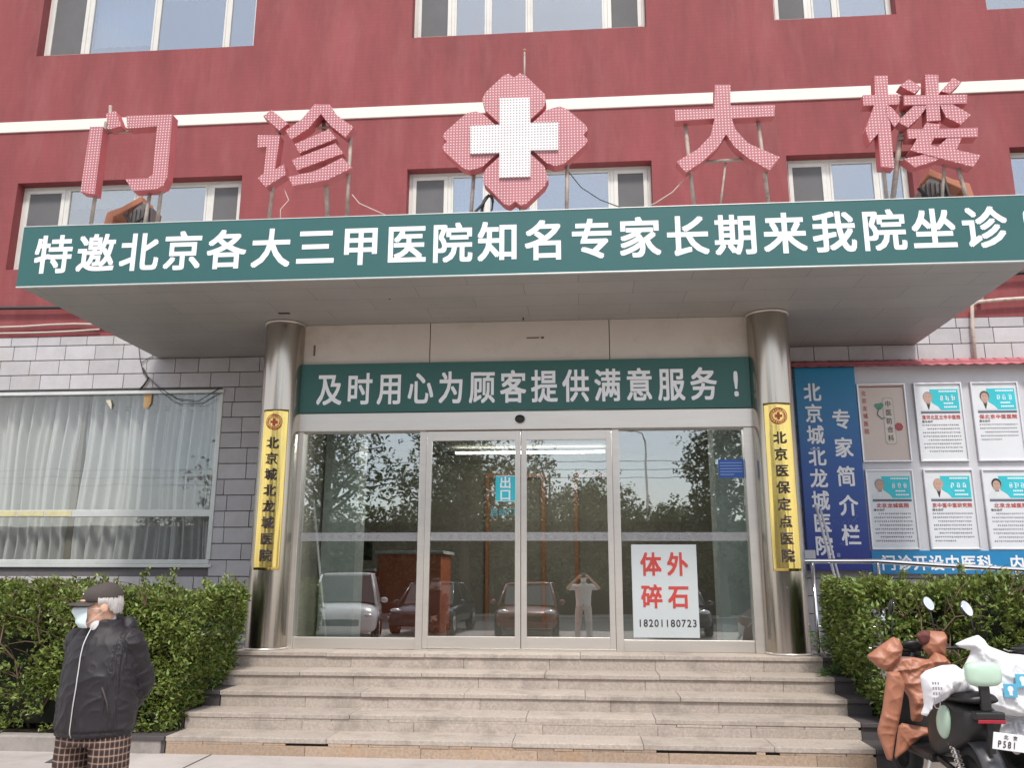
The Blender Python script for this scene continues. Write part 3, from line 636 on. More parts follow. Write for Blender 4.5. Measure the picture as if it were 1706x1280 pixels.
# wires left lying about the letters
cb = MB()
def coil(c, rx, rz, n, tilt=0):
    return [(c[0]+rx*math.cos(q*.45)*(1-.01*q), c[1]+.01*q*.2, c[2]+rz*math.sin(q*.45)+tilt*math.cos(q*.45)) for q in range(n)]
cb.tube([(-.98,8.68,5.78),(-1.05,8.66,5.66),(-1.14,8.64,5.55),(-1.17,8.63,5.50)], .016, 6); cb.tube(coil((-1.0,8.66,5.63),.07,.13,22,.05), .012, 6)
cb.tube([(-1.5,8.56,5.50),(-1.8,8.55,5.49),(-2.1,8.56,5.505),(-2.3,8.58,5.49)], .014, 6)
tag(obj('cable_coil', cb, K['cable'], smooth=True), 'black cable coil hanging under the cross emblem', 'cable')
for lab, pts in (('thin pink wire trailing right from the post of three barred letter', [(-2.55,8.7,5.85),(-2.45,8.66,5.72),(-2.25,8.6,5.60),(-2.05,8.57,5.49)]),
                 ('thin wire rising left of the single crossbar letter', [(.62,8.6,5.49),(.85,8.65,5.60),(1.05,8.7,5.75),(1.18,8.72,5.9)]),
                 ('thin wire beneath the body of the three barred letter', [(-3.35,8.7,5.95),(-3.28,8.68,5.8),(-3.36,8.66,5.68),(-3.33,8.6,5.49)]),
                 ('thin dark wire drooping right of the cross emblem', [(-.1,8.7,6.05),(.05,8.68,5.83),(.25,8.62,5.65),(.55,8.57,5.49)])):
    tag(obj('wire', MB().tube(pts, .006, 5), K['cablew'] if 'dark' not in lab else K['cable'], smooth=True), lab, 'wire')
# two old floodlights on the canopy roof
def floodlight(cx, cy, flip, label):
    rt = thing('floodlight', label, 'floodlight', (cx, cy, CZ1), group='old floodlights on the canopy')
    s = flip; B0 = CZ1
    obj('housing', MB().prism([(cx-.16,B0+.08),(cx+.14,B0+.06),(cx+.17,B0+.58),(cx+.02,B0+.68),(cx-.12,B0+.52)], cy, cy+.24), mat('grey lamp housing', (.22,.21,.20), .6, .4, var=.2, vscale=12), rt, bevel=.015)
    hood = [(cx-s*.02,B0+.74),(cx+s*.22,B0+.60),(cx+s*.40,B0+.54),(cx+s*.44,B0+.34),(cx+s*.33,B0+.30),(cx+s*.31,B0+.47),(cx+s*.20,B0+.53),(cx-s*.04,B0+.66)]
    obj('hood', MB().prism(hood, cy-.02, cy+.28), K['rustred'], rt, bevel=.01)
    gr = MB()
    for k in range(6): gr.tube([(cx-.14+.05*k,cy-.012,B0+.08),(cx-.13+.052*k,cy-.012,B0+.56)], .006, 5)
    gr.tube([(cx-.17,cy-.02,B0+.5),(cx+.2,cy-.02,B0+.02)], .02, 6).tube([(cx+.12,cy-.03,B0+.62),(cx+.20,cy-.03,B0+.02)], .018, 6).tube([(cx-.16,cy-.03,B0+.3),(cx+.1,cy-.03,B0+.45)], .014, 6)
    obj('bracket', gr, K['cable'], rt, smooth=True)
floodlight(-5.38, 9.25, -1, 'old floodlight with bent orange hood beneath the hook letter')
floodlight(4.05, 9.25, 1, 'old floodlight with faded orange hood beneath the rightmost letter')

# ================================================================== steel columns and gold plaques
def column(x, label):
    rt = thing('steel_column', label, 'column', (x, 10.15, .765), group='steel columns under the canopy')
    obj('shaft', MB().lathe([(.245,.0),(.245,3.97)], (x,10.15,.767), 64), K['steel'], rt, smooth=True)
    for o in rt.children: 
        es = o.modifiers.new('edge', 'EDGE_SPLIT'); es.split_angle = R_(50)
    obj('collar', MB().lathe([(.247,0),(.262,.004),(.262,.024),(.247,.028)], (x,10.15,4.735), 48), K['steel_frame'], rt, smooth=True)
    obj('base_ring', MB().lathe([(.247,0),(.258,.003),(.254,.02),(.247,.022)], (x,10.15,.768), 48), K['steel_frame'], rt, smooth=True)
column(-3.755, 'brushed steel column left of the glass doors'); column(2.30, 'brushed steel column right of the glass doors')
def plaque(xc, txt, label):
    rt = thing('gold_plaque', label, 'sign', (xc, 9.9, 1.68), group='gold plaques on the columns')
    R0 = .252
    def wrap(X, y, Z):
        a = (X-xc)/R0; r = R0+(9.9-y); return (xc+.02*0+r*math.sin(a), 10.15-r*math.cos(a), Z)
    n = 28; nz = 60; pl = MB(); rings = []
    vs = []; fs = []
    for j in range(nz+1):
        for k in range(n+1):
            a = -.66+1.32*k/n; z = 1.68+1.93*j/nz
            rr = R0+.006+.0055*noise.noise(Vector((a*6, z*.8, xc)))+.0032*noise.noise(Vector((a*16, z*1.3, 5)))*(1.6-.8*j/nz)
            vs.append((xc+rr*math.sin(a), 10.15-rr*math.cos(a), z))
    for j in range(nz):
        for k in range(n): fs.append((j*(n+1)+k, j*(n+1)+k+1, (j+1)*(n+1)+k+1, (j+1)*(n+1)+k))
    o = obj('plate', MB().add(vs, fs), K['gold'], rt, smooth=True, fix=False)
    s_ = o.modifiers.new('t', 'SOLIDIFY'); s_.thickness = .004; s_.offset = -1
    em = MB(); ec = 3.45
    for r0, r1 in ((.088,.098),(.062,.067)):
        for k in range(40):
            a, b_ = 2*math.pi*k/40, 2*math.pi*(k+1)/40
            em.add([wrap(xc+r0*math.cos(a),9.879,ec+r0*math.sin(a)),wrap(xc+r1*math.cos(a),9.879,ec+r1*math.sin(a)),wrap(xc+r1*math.cos(b_),9.879,ec+r1*math.sin(b_)),wrap(xc+r0*math.cos(b_),9.879,ec+r0*math.sin(b_))], [(0,1,2,3)])
    for k in range(18):
        a = 2*math.pi*k/18; c_ = (xc+.077*math.cos(a), ec+.077*math.sin(a))
        em.add([wrap(c_[0]-.006,9.879,c_[1]-.006),wrap(c_[0]+.006,9.879,c_[1]-.006),wrap(c_[0]+.006,9.879,c_[1]+.006),wrap(c_[0]-.006,9.879,c_[1]+.006)], [(0,1,2,3)])
    for x0, x1, z0, z1 in ((-.04,.04,-.014,.014),(-.014,.014,.014,.045),(-.014,.014,-.045,-.014)):
        em.add([wrap(xc+x0,9.879,ec+z0),wrap(xc+x1,9.879,ec+z0),wrap(xc+x1,9.879,ec+z1),wrap(xc+x0,9.879,ec+z1)], [(0,1,2,3)])
    obj('emblem', em, K['redprint'], rt, fix=False)
    chars(rt, K['ink'], txt, lambda i: (xc, 3.29-.192*(i+.5)), 9.879, .148, .150, .017, fn=wrap)
plaque(-3.735, '北京城北龙城医院', 'gold plaque with eight dark characters on the left steel column')
plaque(2.30, '北京医保定点医院', 'gold plaque with eight dark characters on the right steel column')

# ================================================================== doors
hd = thing('entrance_header', 'three beige metal panels over the doors beneath the canopy', 'panel', (-.73, 10.2, 4.27))
for a, b, l in ((-3.53,-1.893,None), (-1.882,.37,None), (.379,2.075,None)): obj('header_panel', MB().box(a, b, 10.2, 10.3, 4.235, 4.764), K['header'], hd, bevel=.005)
obj('scuff_mark', MB().box(-3.395,-3.37,10.194,10.199,4.36,4.50).box(-.66,-.50,10.194,10.199,4.535,4.55).box(-.48,-.44,10.194,10.199,4.53,4.555), mat('brown scuff', (.16,.11,.09), .8), hd)
gs = thing('slogan_sign', 'green sign with white characters directly above the glass doors', 'sign', (-.73, 10.15, 3.6))
obj('sign_panel', MB().box(-3.525, 2.055, 10.14, 10.199, 3.605, 4.232), K['green2'], gs, bevel=.004)
chars(gs, K['white'], '及时用心为顾客提供满意服务!', lambda i: (-3.335+.3865*(i+.5), 3.905), 10.1385, .335, .43, .019)
dr = thing('automatic_door', 'stainless framed glass sliding doors with a fixed glass panel on each side', 'door', (-.75, 10.28, .765))
fr = MB()
fr.box(-3.56, 2.08, 10.17, 10.36, 3.375, 3.60)                               # operator box
fr.box(-3.56,-3.46,10.2,10.34,.766,3.374); fr.box(1.95,2.06,10.2,10.34,.766,3.374)
fr.box(-1.985,-1.90,10.22,10.36,.766,3.374); fr.box(.375,.46,10.22,10.36,.766,3.374)
fr.box(-3.46,-1.985,10.25,10.33,.768,.90); fr.box(.46,1.95,10.25,10.33,.768,.90)
obj('door_frame', fr, K['steel_frame'], dr, bevel=.004)
for a, b in ((-3.46,-1.985), (.46,1.95)): obj('fixed_glass', MB().box(a, b, 10.285, 10.297, .90, 3.374), K['glass_door'], dr)
for a, b in ((-1.895,-.737), (-.727,.37)):
    lf = MB().box(a, a+.065, 10.20, 10.245, .79, 3.36).box(b-.065, b, 10.20, 10.245, .79, 3.36).box(a+.065, b-.065, 10.202, 10.243, .79, .925).box(a+.065, b-.065, 10.202, 10.243, 3.245, 3.36)
    d_ = obj('door_leaf', lf, K['steel_frame'], dr, bevel=.003)
    obj('pane', MB().box(a+.065, b-.065, 10.216, 10.228, .925, 3.245), K['glass_door'], d_)
obj('threshold', MB().box(-1.9,.375,10.17,10.36,.766,.782), K['steel_frame'], dr)
fs_ = MB().box(-3.455,-1.99,10.281,10.284,2.03,2.13).box(.465,1.945,10.281,10.284,2.03,2.13).box(-1.83,-.80,10.212,10.215,2.03,2.13).box(-.66,.305,10.212,10.215,2.03,2.13)
film = bpy.data.materials.new('frosted film'); film.use_nodes = True; t = film.node_tree; t.nodes.clear()
o_ = node(t, 'ShaderNodeOutputMaterial'); mx = node(t, 'ShaderNodeMixShader'); a_ = node(t, 'ShaderNodeBsdfTransparent'); d_ = node(t, 'ShaderNodeBsdfDiffuse'); d_.inputs[0].default_value = (.45,.45,.47,1)
mx.inputs[0].default_value = .38; t.links.new(a_.outputs[0], mx.inputs[1]); t.links.new(d_.outputs[0], mx.inputs[2]); t.links.new(mx.outputs[0], o_.inputs[0])
obj('frosted_strip', fs_, film, dr)
tx = MB()
for x, y in ((-3.35,10.28),(-1.75,10.211),(-.60,10.211),(.62,10.28)): line_h(tx, '北京城北龙城医院', x, .115, 2.08, .06, .06, y, .01)
obj('strip_lettering', tx, mat('grey strip print', (.30,.30,.32), .6), dr, fix=False)
sn = MB().ell((-.74,10.15,3.50), (.062,.05,.05)); tag(obj('door_sensor', sn, K['black'], smooth=True), 'small black sensor camera on the frame above the sliding doors', 'sensor')
# notices on the glass
es_ = thing('exit_sticker', 'cyan exit sticker on the left sliding door', 'sign', (-.92, 10.21, 2.5))
obj('sheet', MB().box(-1.04,-.80,10.209,10.215,2.495,2.81), K['cyan'], es_, bevel=.002)
chars(es_, K['white'], '出口', lambda i: (-.92, 2.726-.148*i), 10.2075, .15, .15, .022)
obj('border', MB().box(-1.033,-.807,10.2075,10.2085,2.801,2.806), K['white'], es_); obj('border', MB().box(-1.033,-.807,10.2075,10.2085,2.499,2.504), K['white'], es_)
tx = MB(); line_h(tx, '启动门', -1.11, .105, 2.37, .10, .10, 10.212, .012); tag(obj('door_lettering', tx, mat('faint teal print', (.10,.33,.36), .5), fix=False), 'three faint teal characters below the cyan exit sticker', 'lettering')
bn = thing('blue_notice', 'small blue notice stuck on the right fixed glass panel', 'notice', (1.8, 10.28, 2.77))
obj('sheet', MB().box(1.645,1.945,10.277,10.283,2.775,2.995), K['blue'], bn)
tx = MB()
for k in range(5): tx.box(1.665,1.665+(.26 if k < 4 else .16),10.2755,10.2765,2.95-.035*k,2.957-.035*k)
obj('text_lines', tx, mat('pale blue print', (.35,.42,.62), .6), bn)
wb = thing('notice_board', 'white poster board with four red characters and a number on right glass panel', 'notice', (.94, 10.25, .90))
obj('board_panel', MB().box(.575,1.335,10.262,10.275,.925,1.985), mat('pale poster board', (.50,.54,.55), .3, var=.03), wb, bevel=.004)
chars(wb, K['redprint'], '体外碎石', lambda i: (.80+.31*(i % 2), 1.76-.37*(i//2)), 10.2605, .25, .28, .026)
tx = MB(); line_h(tx, '18201180723', .625, .0625, 1.09, .105, .115, 10.2605, .012); obj('number', tx, K['ink'], wb, fix=False)
# lobby furniture
dk = thing('reception_desk', 'red brown reception desk with pale top inside the lobby', 'desk', (-3.2, 14, .762))
obj('counter', MB().box(-4.0,-3.2,13.2,14.3,.762,1.68).box(-3.2,-2.2,13.3,14.3,.762,1.95), K['wood'], dk, bevel=.01)
obj('counter_top', MB().box(-4.05,-3.2,13.12,14.35,1.68,1.72).box(-3.24,-2.15,13.22,14.35,1.95,2.0), K['room'], dk, bevel=.006)
tag(obj('monitor', MB().box(-3.85,-3.40,13.7,13.74,1.86,2.16).box(-3.66,-3.6,13.72,13.76,1.735,1.86).box(-3.75,-3.5,13.62,13.82,1.72,1.735), K['black']), 'black monitor on the lower end of the reception desk', 'monitor')
for i, (x, y, l) in enumerate(((-.95,13.5,'round lit ceiling lamp seen through the left sliding door'),(.03,13.5,'round lit ceiling lamp seen through the right sliding door'))):
    tag(obj('ceiling_lamp', MB().lathe([(.11,0),(.11,.02)], (x,y,3.995), 20), K['lamp']), l, 'lamp')
tag(obj('tube_lamp', MB().box(-2.4,.45,15.9,15.98,3.90,3.935), emit_mat('lit tube', (1,.96,.86), 7)), 'long lit tube lamp high at the back of the lobby', 'lamp')
tag(obj('leaning_pole', MB().tube([(-3.36,10.42,2.55),(-3.16,10.62,.775)], .014, 8), K['white'], smooth=True), 'thin white pole leaning inside the left glass panel', 'pole')

# ================================================================== notice wall on the right
nb = thing('notice_wall', 'white display board with pink red tiled top on the wall right of the column', 'display board', (6, 11.6, 1.74))
obj('backboard', MB().box(3.74, 9.5, 11.60, 11.685, 1.70, 4.44), K['board'], nb, bevel=.005)
tl = MB(); x = 2.90
while x < 9.5:                                   # little roof of overlapping tiles
    for j in range(2):
        o = .05*j; xx = x+o
        tl.add([(xx,11.44+.10*j,4.43+.055*j),(xx+.155,11.43+.10*j,4.425+.055*j),(xx+.165,11.69,4.53+.02*j),(xx+.01,11.69,4.54+.02*j),
                (xx+.075,11.41+.10*j,4.395+.055*j),(xx,11.44+.10*j,4.415+.055*j),(xx+.155,11.43+.10*j,4.41+.055*j)], [(0,1,2,3),(5,4,6,1,0)])
    x += .158
obj('tiled_top', tl, K['pinktile'], nb, fix=False)
obj('tiled_top_backing', MB().box(2.9, 9.5, 11.5, 11.69, 4.44, 4.475), K['pinktile'], nb)
bb = thing('blue_banner', 'tall blue banner with two columns of white characters beside the right column', 'banner', (3.32, 11.5, 1.72))
obj('banner_sheet', MB().box(2.93, 3.725, 11.50, 11.60, 1.70, 4.415), K['bluegrad'], bb, bevel=.004)
chars(bb, K['white'], '北京城北龙城医院', lambda i: (3.145, 4.215-.293*(i+.5)), 11.498, .235, .265, .022); chars(bb, K['white'], '专家简介栏', lambda i: (3.50, 3.885-.385*(i+.5)), 11.498, .25, .28, .022)
cr = MB()
for k in range(7):
    x = 3.25+rng.uniform(0,.3); z = 1.95+rng.uniform(0,.5); pts = [(x,11.4985,z)]
    for q in range(4): x += rng.uniform(-.05,.07); z += rng.uniform(-.06,.08); pts.append((min(x,3.71),11.4985,z))
    cr.tube(pts, .0016, 4)
cr.box(3.06,3.19,11.496,11.499,3.27,3.30); cr.box(3.30,3.34,11.496,11.499,1.87,1.92)
obj('cracks', cr, mat('cracked blue paint', (.22,.28,.5), .6), bb)
sp_ = thing('blue_strip_sign', 'long low blue strip with white characters beneath the posters', 'sign', (6.5, 11.56, 1.7))
obj('strip_panel', MB().box(3.755, 9.4, 11.56, 11.598, 1.66, 1.955), mat('sky blue print', (.012,.21,.45), .4), sp_)
chars(sp_, K['white'], '门诊开设中医科、内科', lambda i: (3.86+.2*(i+.5), 1.80), 11.5585, .19, .20, .024)
def frame(mb, x0, x1, z0, z1, t=.022):
    mb.box(x0, x1, 11.555, 11.599, z0, z0+t).box(x0, x1, 11.555, 11.599, z1-t, z1).box(x0, x0+t, 11.555, 11.599, z0+t, z1-t).box(x1-t, x1, 11.555, 11.599, z0+t, z1-t)
SKN = mat('printed face', (.52,.33,.26), .5); SKND = mat('printed face dark', (.32,.19,.15), .5)
def poster(x0, x1, z0, z1, head, look, label, lines, hair, seed):
    q = random.Random(seed)
    rt = thing('doctor_poster', label, 'poster', ((x0+x1)/2, 11.58, z0), group='framed doctor posters')
    fr = MB(); frame(fr, x0, x1, z0, z1); obj('poster_frame', fr, K['alu'], rt, bevel=.004)
    obj('sheet', MB().box(x0+.022, x1-.022, 11.575, 11.598, z0+.022, z1-.022), K['paper'], rt)
    wd = x1-x0; a = x0+.11*wd; b = x1-.08*wd; y = 11.5735; zt = z1-.07
    obj('cyan_panel', MB().prism([(a+.25*wd,zt-.31),(b,zt-.31),(b,zt-.02),(a+.22*wd,zt-.02)], y, y+.001), K['cyan'], rt)
    cxp, czp = a+.17*wd, zt-.15
    coat = [(a+.0*wd,zt-.31),(a+.015*wd,zt-.25),(cxp-.055,zt-.215),(cxp-.03,zt-.195),(cxp+.03,zt-.195),(cxp+.055,zt-.215),(a+.36*wd,zt-.26),(a+.42*wd,zt-.31)]
    obj('coat', MB().prism(coat, y-.0015, y-.0005), mat('printed coat', (.66,.68,.70), .5), rt)
    obj('shirt', MB().prism([(cxp-.03,zt-.20),(cxp+.03,zt-.20),(cxp+.004,zt-.30),(cxp-.004,zt-.30)], y-.0026, y-.0018), K['ink'] if look != 'white' else K['paper'], rt)
    obj('hair', MB().disc((cxp,y-.002,czp+.028), .062, 20, .072), hair, rt, fix=False)
    obj('neck', MB().box(cxp-.024,cxp+.024,y-.0036,y-.0028,zt-.225,zt-.17), SKND, rt)
    obj('face', MB().disc((cxp,y-.0042,czp+.006), .049, 20, .065), SKN, rt, fix=False)
    ft = MB()
    for s in (-1, 1): ft.box(cxp+s*.019-.009,cxp+s*.019+.009,y-.0052,y-.0046,czp+.018,czp+.024).box(cxp+s*.019-.011,cxp+s*.019+.011,y-.0052,y-.0046,czp+.032,czp+.037)
    ft.box(cxp-.015,cxp+.015,y-.0052,y-.0046,czp-.034,czp-.029).box(cxp-.006,cxp+.006,y-.0052,y-.0046,czp-.01,czp-.006)
    obj('features', ft, SKND, rt)
    cw = MB()
    for k, (w0, h) in enumerate(((.30,.02),(.34,.062),(.2,.02),(.26,.02))):
        zz = (zt-.05, zt-.145, zt-.215, zt-.265)[k]; xs = a+.38*wd
        if k == 1:
            for c in range(3):
                ox = xs+.02+.075*c
                for r_ in range(4): zq = zz-.03+.02*r_+q.uniform(-.004,.004); xa = ox+q.uniform(0,.02); cw.box(xa, xa+q.uniform(.02,.034), y-.001-.0001*r_, y-.0002, zq, zq+.007)
                for r_ in range(2): xa = ox+.008+.026*r_+q.uniform(0,.008); za = zz-.032+q.uniform(0,.02); cw.box(xa, xa+.008, y-.0016-.0001*r_, y-.0002, za, za+.045)
        else:
            xx = xs+.02+(.05 if k > 1 else 0)
            while xx < xs+w0*wd+.06: cw.box(xx, xx+.016, y-.001, y-.0002, zz-h/2, zz+h/2); xx += .021
    obj('panel_text', cw, K['white'], rt)
    db = MB(); db.box(a, b, y, y+.001, zt-.355, zt-.322); obj('dark_band', db, mat('dark band', (.12,.14,.18), .5), rt)
    tx = MB(); n = len(head); pw = min(.07, .8*wd/n); line_h(tx, head, (a+b)/2-pw*n/2, pw, zt-.405, pw*.95, .062, y, .024); obj('red_heading', tx, K['redprint'], rt, fix=False)
    bt = MB(); line_h(bt, '擅长治疗', a, .036, zt-.463, .034, .034, y, .022); obj('subheading', bt, K['grey'], rt, fix=False); zz = zt-.51
    while zz > z0+.10 and lines > 0:
        bt = MB(); xx = a+(.06 if lines % 3 == 0 else 0); end = b-.02-q.uniform(0,.02)
        if lines == 1: end = a+.5*(b-a)
        while xx < end:
            h = q.uniform(.018,.026)
            bt.box(xx, xx+.017, y-.0002, y+.0008, zz-.003, zz+.003); bt.box(xx+.006, xx+.0105, y-.0004, y+.0006, zz-h/2, zz+h/2)
            if q.random() < .6: bt.box(xx+.002, xx+.017, y-.0006, y+.0004, zz-h/2, zz-h/2+.004)
            xx += .0235 if q.random() < .9 else .029
        zz -= .0505; lines -= 1; obj('text_line', bt, K['grey'], rt, fix=False)
HB = mat('printed black hair', (.03,.028,.028), .6); HG = mat('printed grey hair', (.32,.30,.29), .6); HW = mat('printed bald crown', (.47,.32,.26), .5); HD = mat('printed short dark hair', (.10,.085,.08), .6)
poster(4.505,5.13,3.115,4.19,'漯河北区丘市中医院','dark','framed poster of balding doctor with ten text lines, top row beside the beige poster',10,HG,1)
poster(5.245,5.86,3.115,4.19,'保北京中医医院','dark','framed poster of dark haired doctor with short text, top row right',5,HD,2)
poster(3.77,4.385,1.965,3.015,'北京龙城医院','white','framed poster of woman doctor with wavy grey hair, bottom row left below the beige poster',9,HG,3)
poster(4.515,5.15,1.965,3.015,'京中医中医研究院','dark','framed poster of bald elderly doctor, middle of the bottom row',8,HW,4)
poster(5.255,5.88,1.965,3.01,'北京龙城医院','white','framed poster of black haired woman doctor, bottom row right',9,HB,5)
poster(5.98,6.6,3.115,4.19,'中医院','dark','framed doctor poster cut by the right edge of the photo, top row',8,HD,6)
poster(6.0,6.6,1.965,3.01,'中医院','dark','framed doctor poster cut by the right edge of the photo, bottom row',8,HG,7)
bp_ = thing('flower_poster', 'framed beige poster with brush characters, a green leaf and a red flower', 'poster', (4.07, 11.58, 3.12))
fr = MB(); frame(fr, 3.755, 4.395, 3.115, 4.19); obj('poster_frame', fr, K['alu'], bp_, bevel=.004)
obj('sheet', MB().box(3.777,4.373,11.575,11.598,3.137,4.168), K['paperpink'], bp_)
bd = MB().box(3.79,4.36,11.573,11.5745,4.135,4.155); obj('brown_edge', bd, mat('brown print', (.25,.09,.08), .5), bp_)
tx = MB(); line_v(tx, '北京龙城医院', 3.845, 4.11, .105, .062, .075, 11.573, .008); obj('side_lettering', tx, K['redprint'], bp_, fix=False)
sl_ = MB(); oc = [(4.075,3.965),(4.10,3.995),(4.20,3.995),(4.225,3.965),(4.225,3.38),(4.20,3.35),(4.10,3.35),(4.075,3.38)]
sl_.prism(oc, 11.5735, 11.5745); obj('label_plate', sl_, mat('grey green print', (.42,.40,.35), .5), bp_)
sl_ = MB().prism([(4.15+(x-4.15)*.86, 3.672+(z-3.672)*.96) for x, z in oc], 11.5715, 11.5732); obj('label_ground', sl_, mat('cream print', (.63,.56,.50), .5), bp_)
tx = MB(); line_v(tx, '中医防合科', 4.15, 3.965, .117, .08, .09, 11.571, .01); obj('brush_lettering', tx, K['ink'], bp_, fix=False)
lf = MB()
for dx, dz, r in ((0,0,.045),(.03,.02,.035),(-.03,.015,.03)): lf.disc((4.03+dx,11.5712-dx*.001,3.87+dz), r, 14)
lf.tube([(4.03,11.572,3.85),(4.0,11.572,3.76),(4.06,11.572,3.70),(4.10,11.572,3.72)], .008, 5); obj('printed_leaf', lf, mat('green print', (.10,.28,.20), .5), bp_, fix=False)
fl = MB()
for k in range(7): fl.disc((4.265+.03*math.cos(k*.9),11.5706+.0001*k,3.59+.03*math.sin(k*.9)), .028, 12)
obj('printed_flower', fl, mat('rose print', (.40,.08,.09), .5), bp_, fix=False)
# ramp railing
rl = thing('handrail', 'polished steel handrail sloping down to the right before the posters', 'railing', (4, 10.5, .5))
obj('top_rail', MB().tube([(2.50,10.42,1.80),(2.66,10.5,1.80),(3.46,10.5,1.80),(4.15,10.5,1.755),(5.2,10.5,1.70),(8.5,10.5,1.52)], .028, 12), K['chrome'], rl, smooth=True)
for x, zt in ((2.72,1.78),(3.47,1.78),(5.02,1.69),(6.6,1.6)): obj('post', MB().tube([(x,10.5,.05),(x,10.5,zt)], .024, 10), K['chrome'], rl, smooth=True)
obj('mid_rail', MB().tube([(2.72,10.5,1.05),(3.47,10.5,1.05),(5.02,10.5,.98),(6.6,10.5,.9)], .014, 8), K['chrome'], rl, smooth=True)
struct('ramp', MB().add([(2.8,10.4,.7),(3.5,10.4,.7),(9,10.4,.2),(9,11.68,.2),(3.5,11.68,.7),(2.8,11.68,.7),(2.8,10.4,0),(3.5,10.4,0),(9,10.4,0),(9,11.68,0),(3.5,11.68,0),(2.8,11.68,0)],
  [(0,1,4,5),(1,2,3,4),(6,7,1,0),(7,8,2,1),(8,9,3,2),(6,0,5,11),(9,10,4,3),(10,11,5,4)]), K['concrete'])
pl = MB().tube([(2.93,10.95,2.50),(3.03,10.62,1.45),(3.06,10.6,.72)], .018, 8).tube([(2.99,10.97,2.45),(3.10,10.66,1.4),(3.12,10.62,.72)], .015, 8)
tag(obj('broom_handle', pl, K['board'], smooth=True), 'two pale poles leaning against the blue banner behind the handrail', 'pole')
tag(obj('junction_box', MB().box(2.72,2.95,11.2,11.35,1.78,1.95).box(2.74,2.93,11.19,11.2,1.80,1.93), K['board'], bevel=.01), 'pale grey box beside the right column behind the handrail', 'box')

# ================================================================== planting
def leaf_mesh(centres, dirs, size, nleaf, spread, seed, wide=.5):
    """rosettes of folded leaves: every leaf is two quads"""
    g = np.random.default_rng(seed); C = np.asarray(centres, float); D = np.asarray(dirs, float); n = len(C)
    C = np.repeat(C, nleaf, 0); D = np.repeat(D, nleaf, 0); N = len(C)
    D = D+g.normal(0, spread, (N,3)); D /= np.linalg.norm(D, axis=1)[:,None]
    up = g.normal(0, 1, (N,3))+np.array([0,0,1.2]); S = np.cross(D, up); S /= np.linalg.norm(S, axis=1)[:,None]; U = np.cross(S, D)
    L = size*g.uniform(.65, 1.25, N)[:,None]; W = L*wide*g.uniform(.8,1.15,N)[:,None]*.5
    p0 = C+g.normal(0, size*.35, (N,3)); mid = p0+D*L*.5+U*L*.06; tip = p0+D*L-U*L*.10
    a = p0+D*L*.40+S*W+U*L*.16; b = p0+D*L*.40-S*W+U*L*.16
    V = np.stack([p0, a, tip, b, mid], 1).reshape(-1,3); base = np.arange(N)*5
    F = np.stack([np.stack([base, base+1, base+4], 1), np.stack([base+1, base+2, base+4], 1), np.stack([base+2, base+3, base+4], 1), np.stack([base+3, base, base+4], 1)], 1).reshape(-1,3)
    m = bpy.data.meshes.new('foliage'); m.vertices.add(len(V)); m.vertices.foreach_set('co', V.ravel())
    m.loops.add(F.size); m.loops.foreach_set('vertex_index', F.ravel().astype(np.int32)); m.polygons.add(len(F))
    m.polygons.foreach_set('loop_start', np.arange(0, F.size, 3, dtype=np.int32)); m.update(calc_edges=True); m.validate(); return m
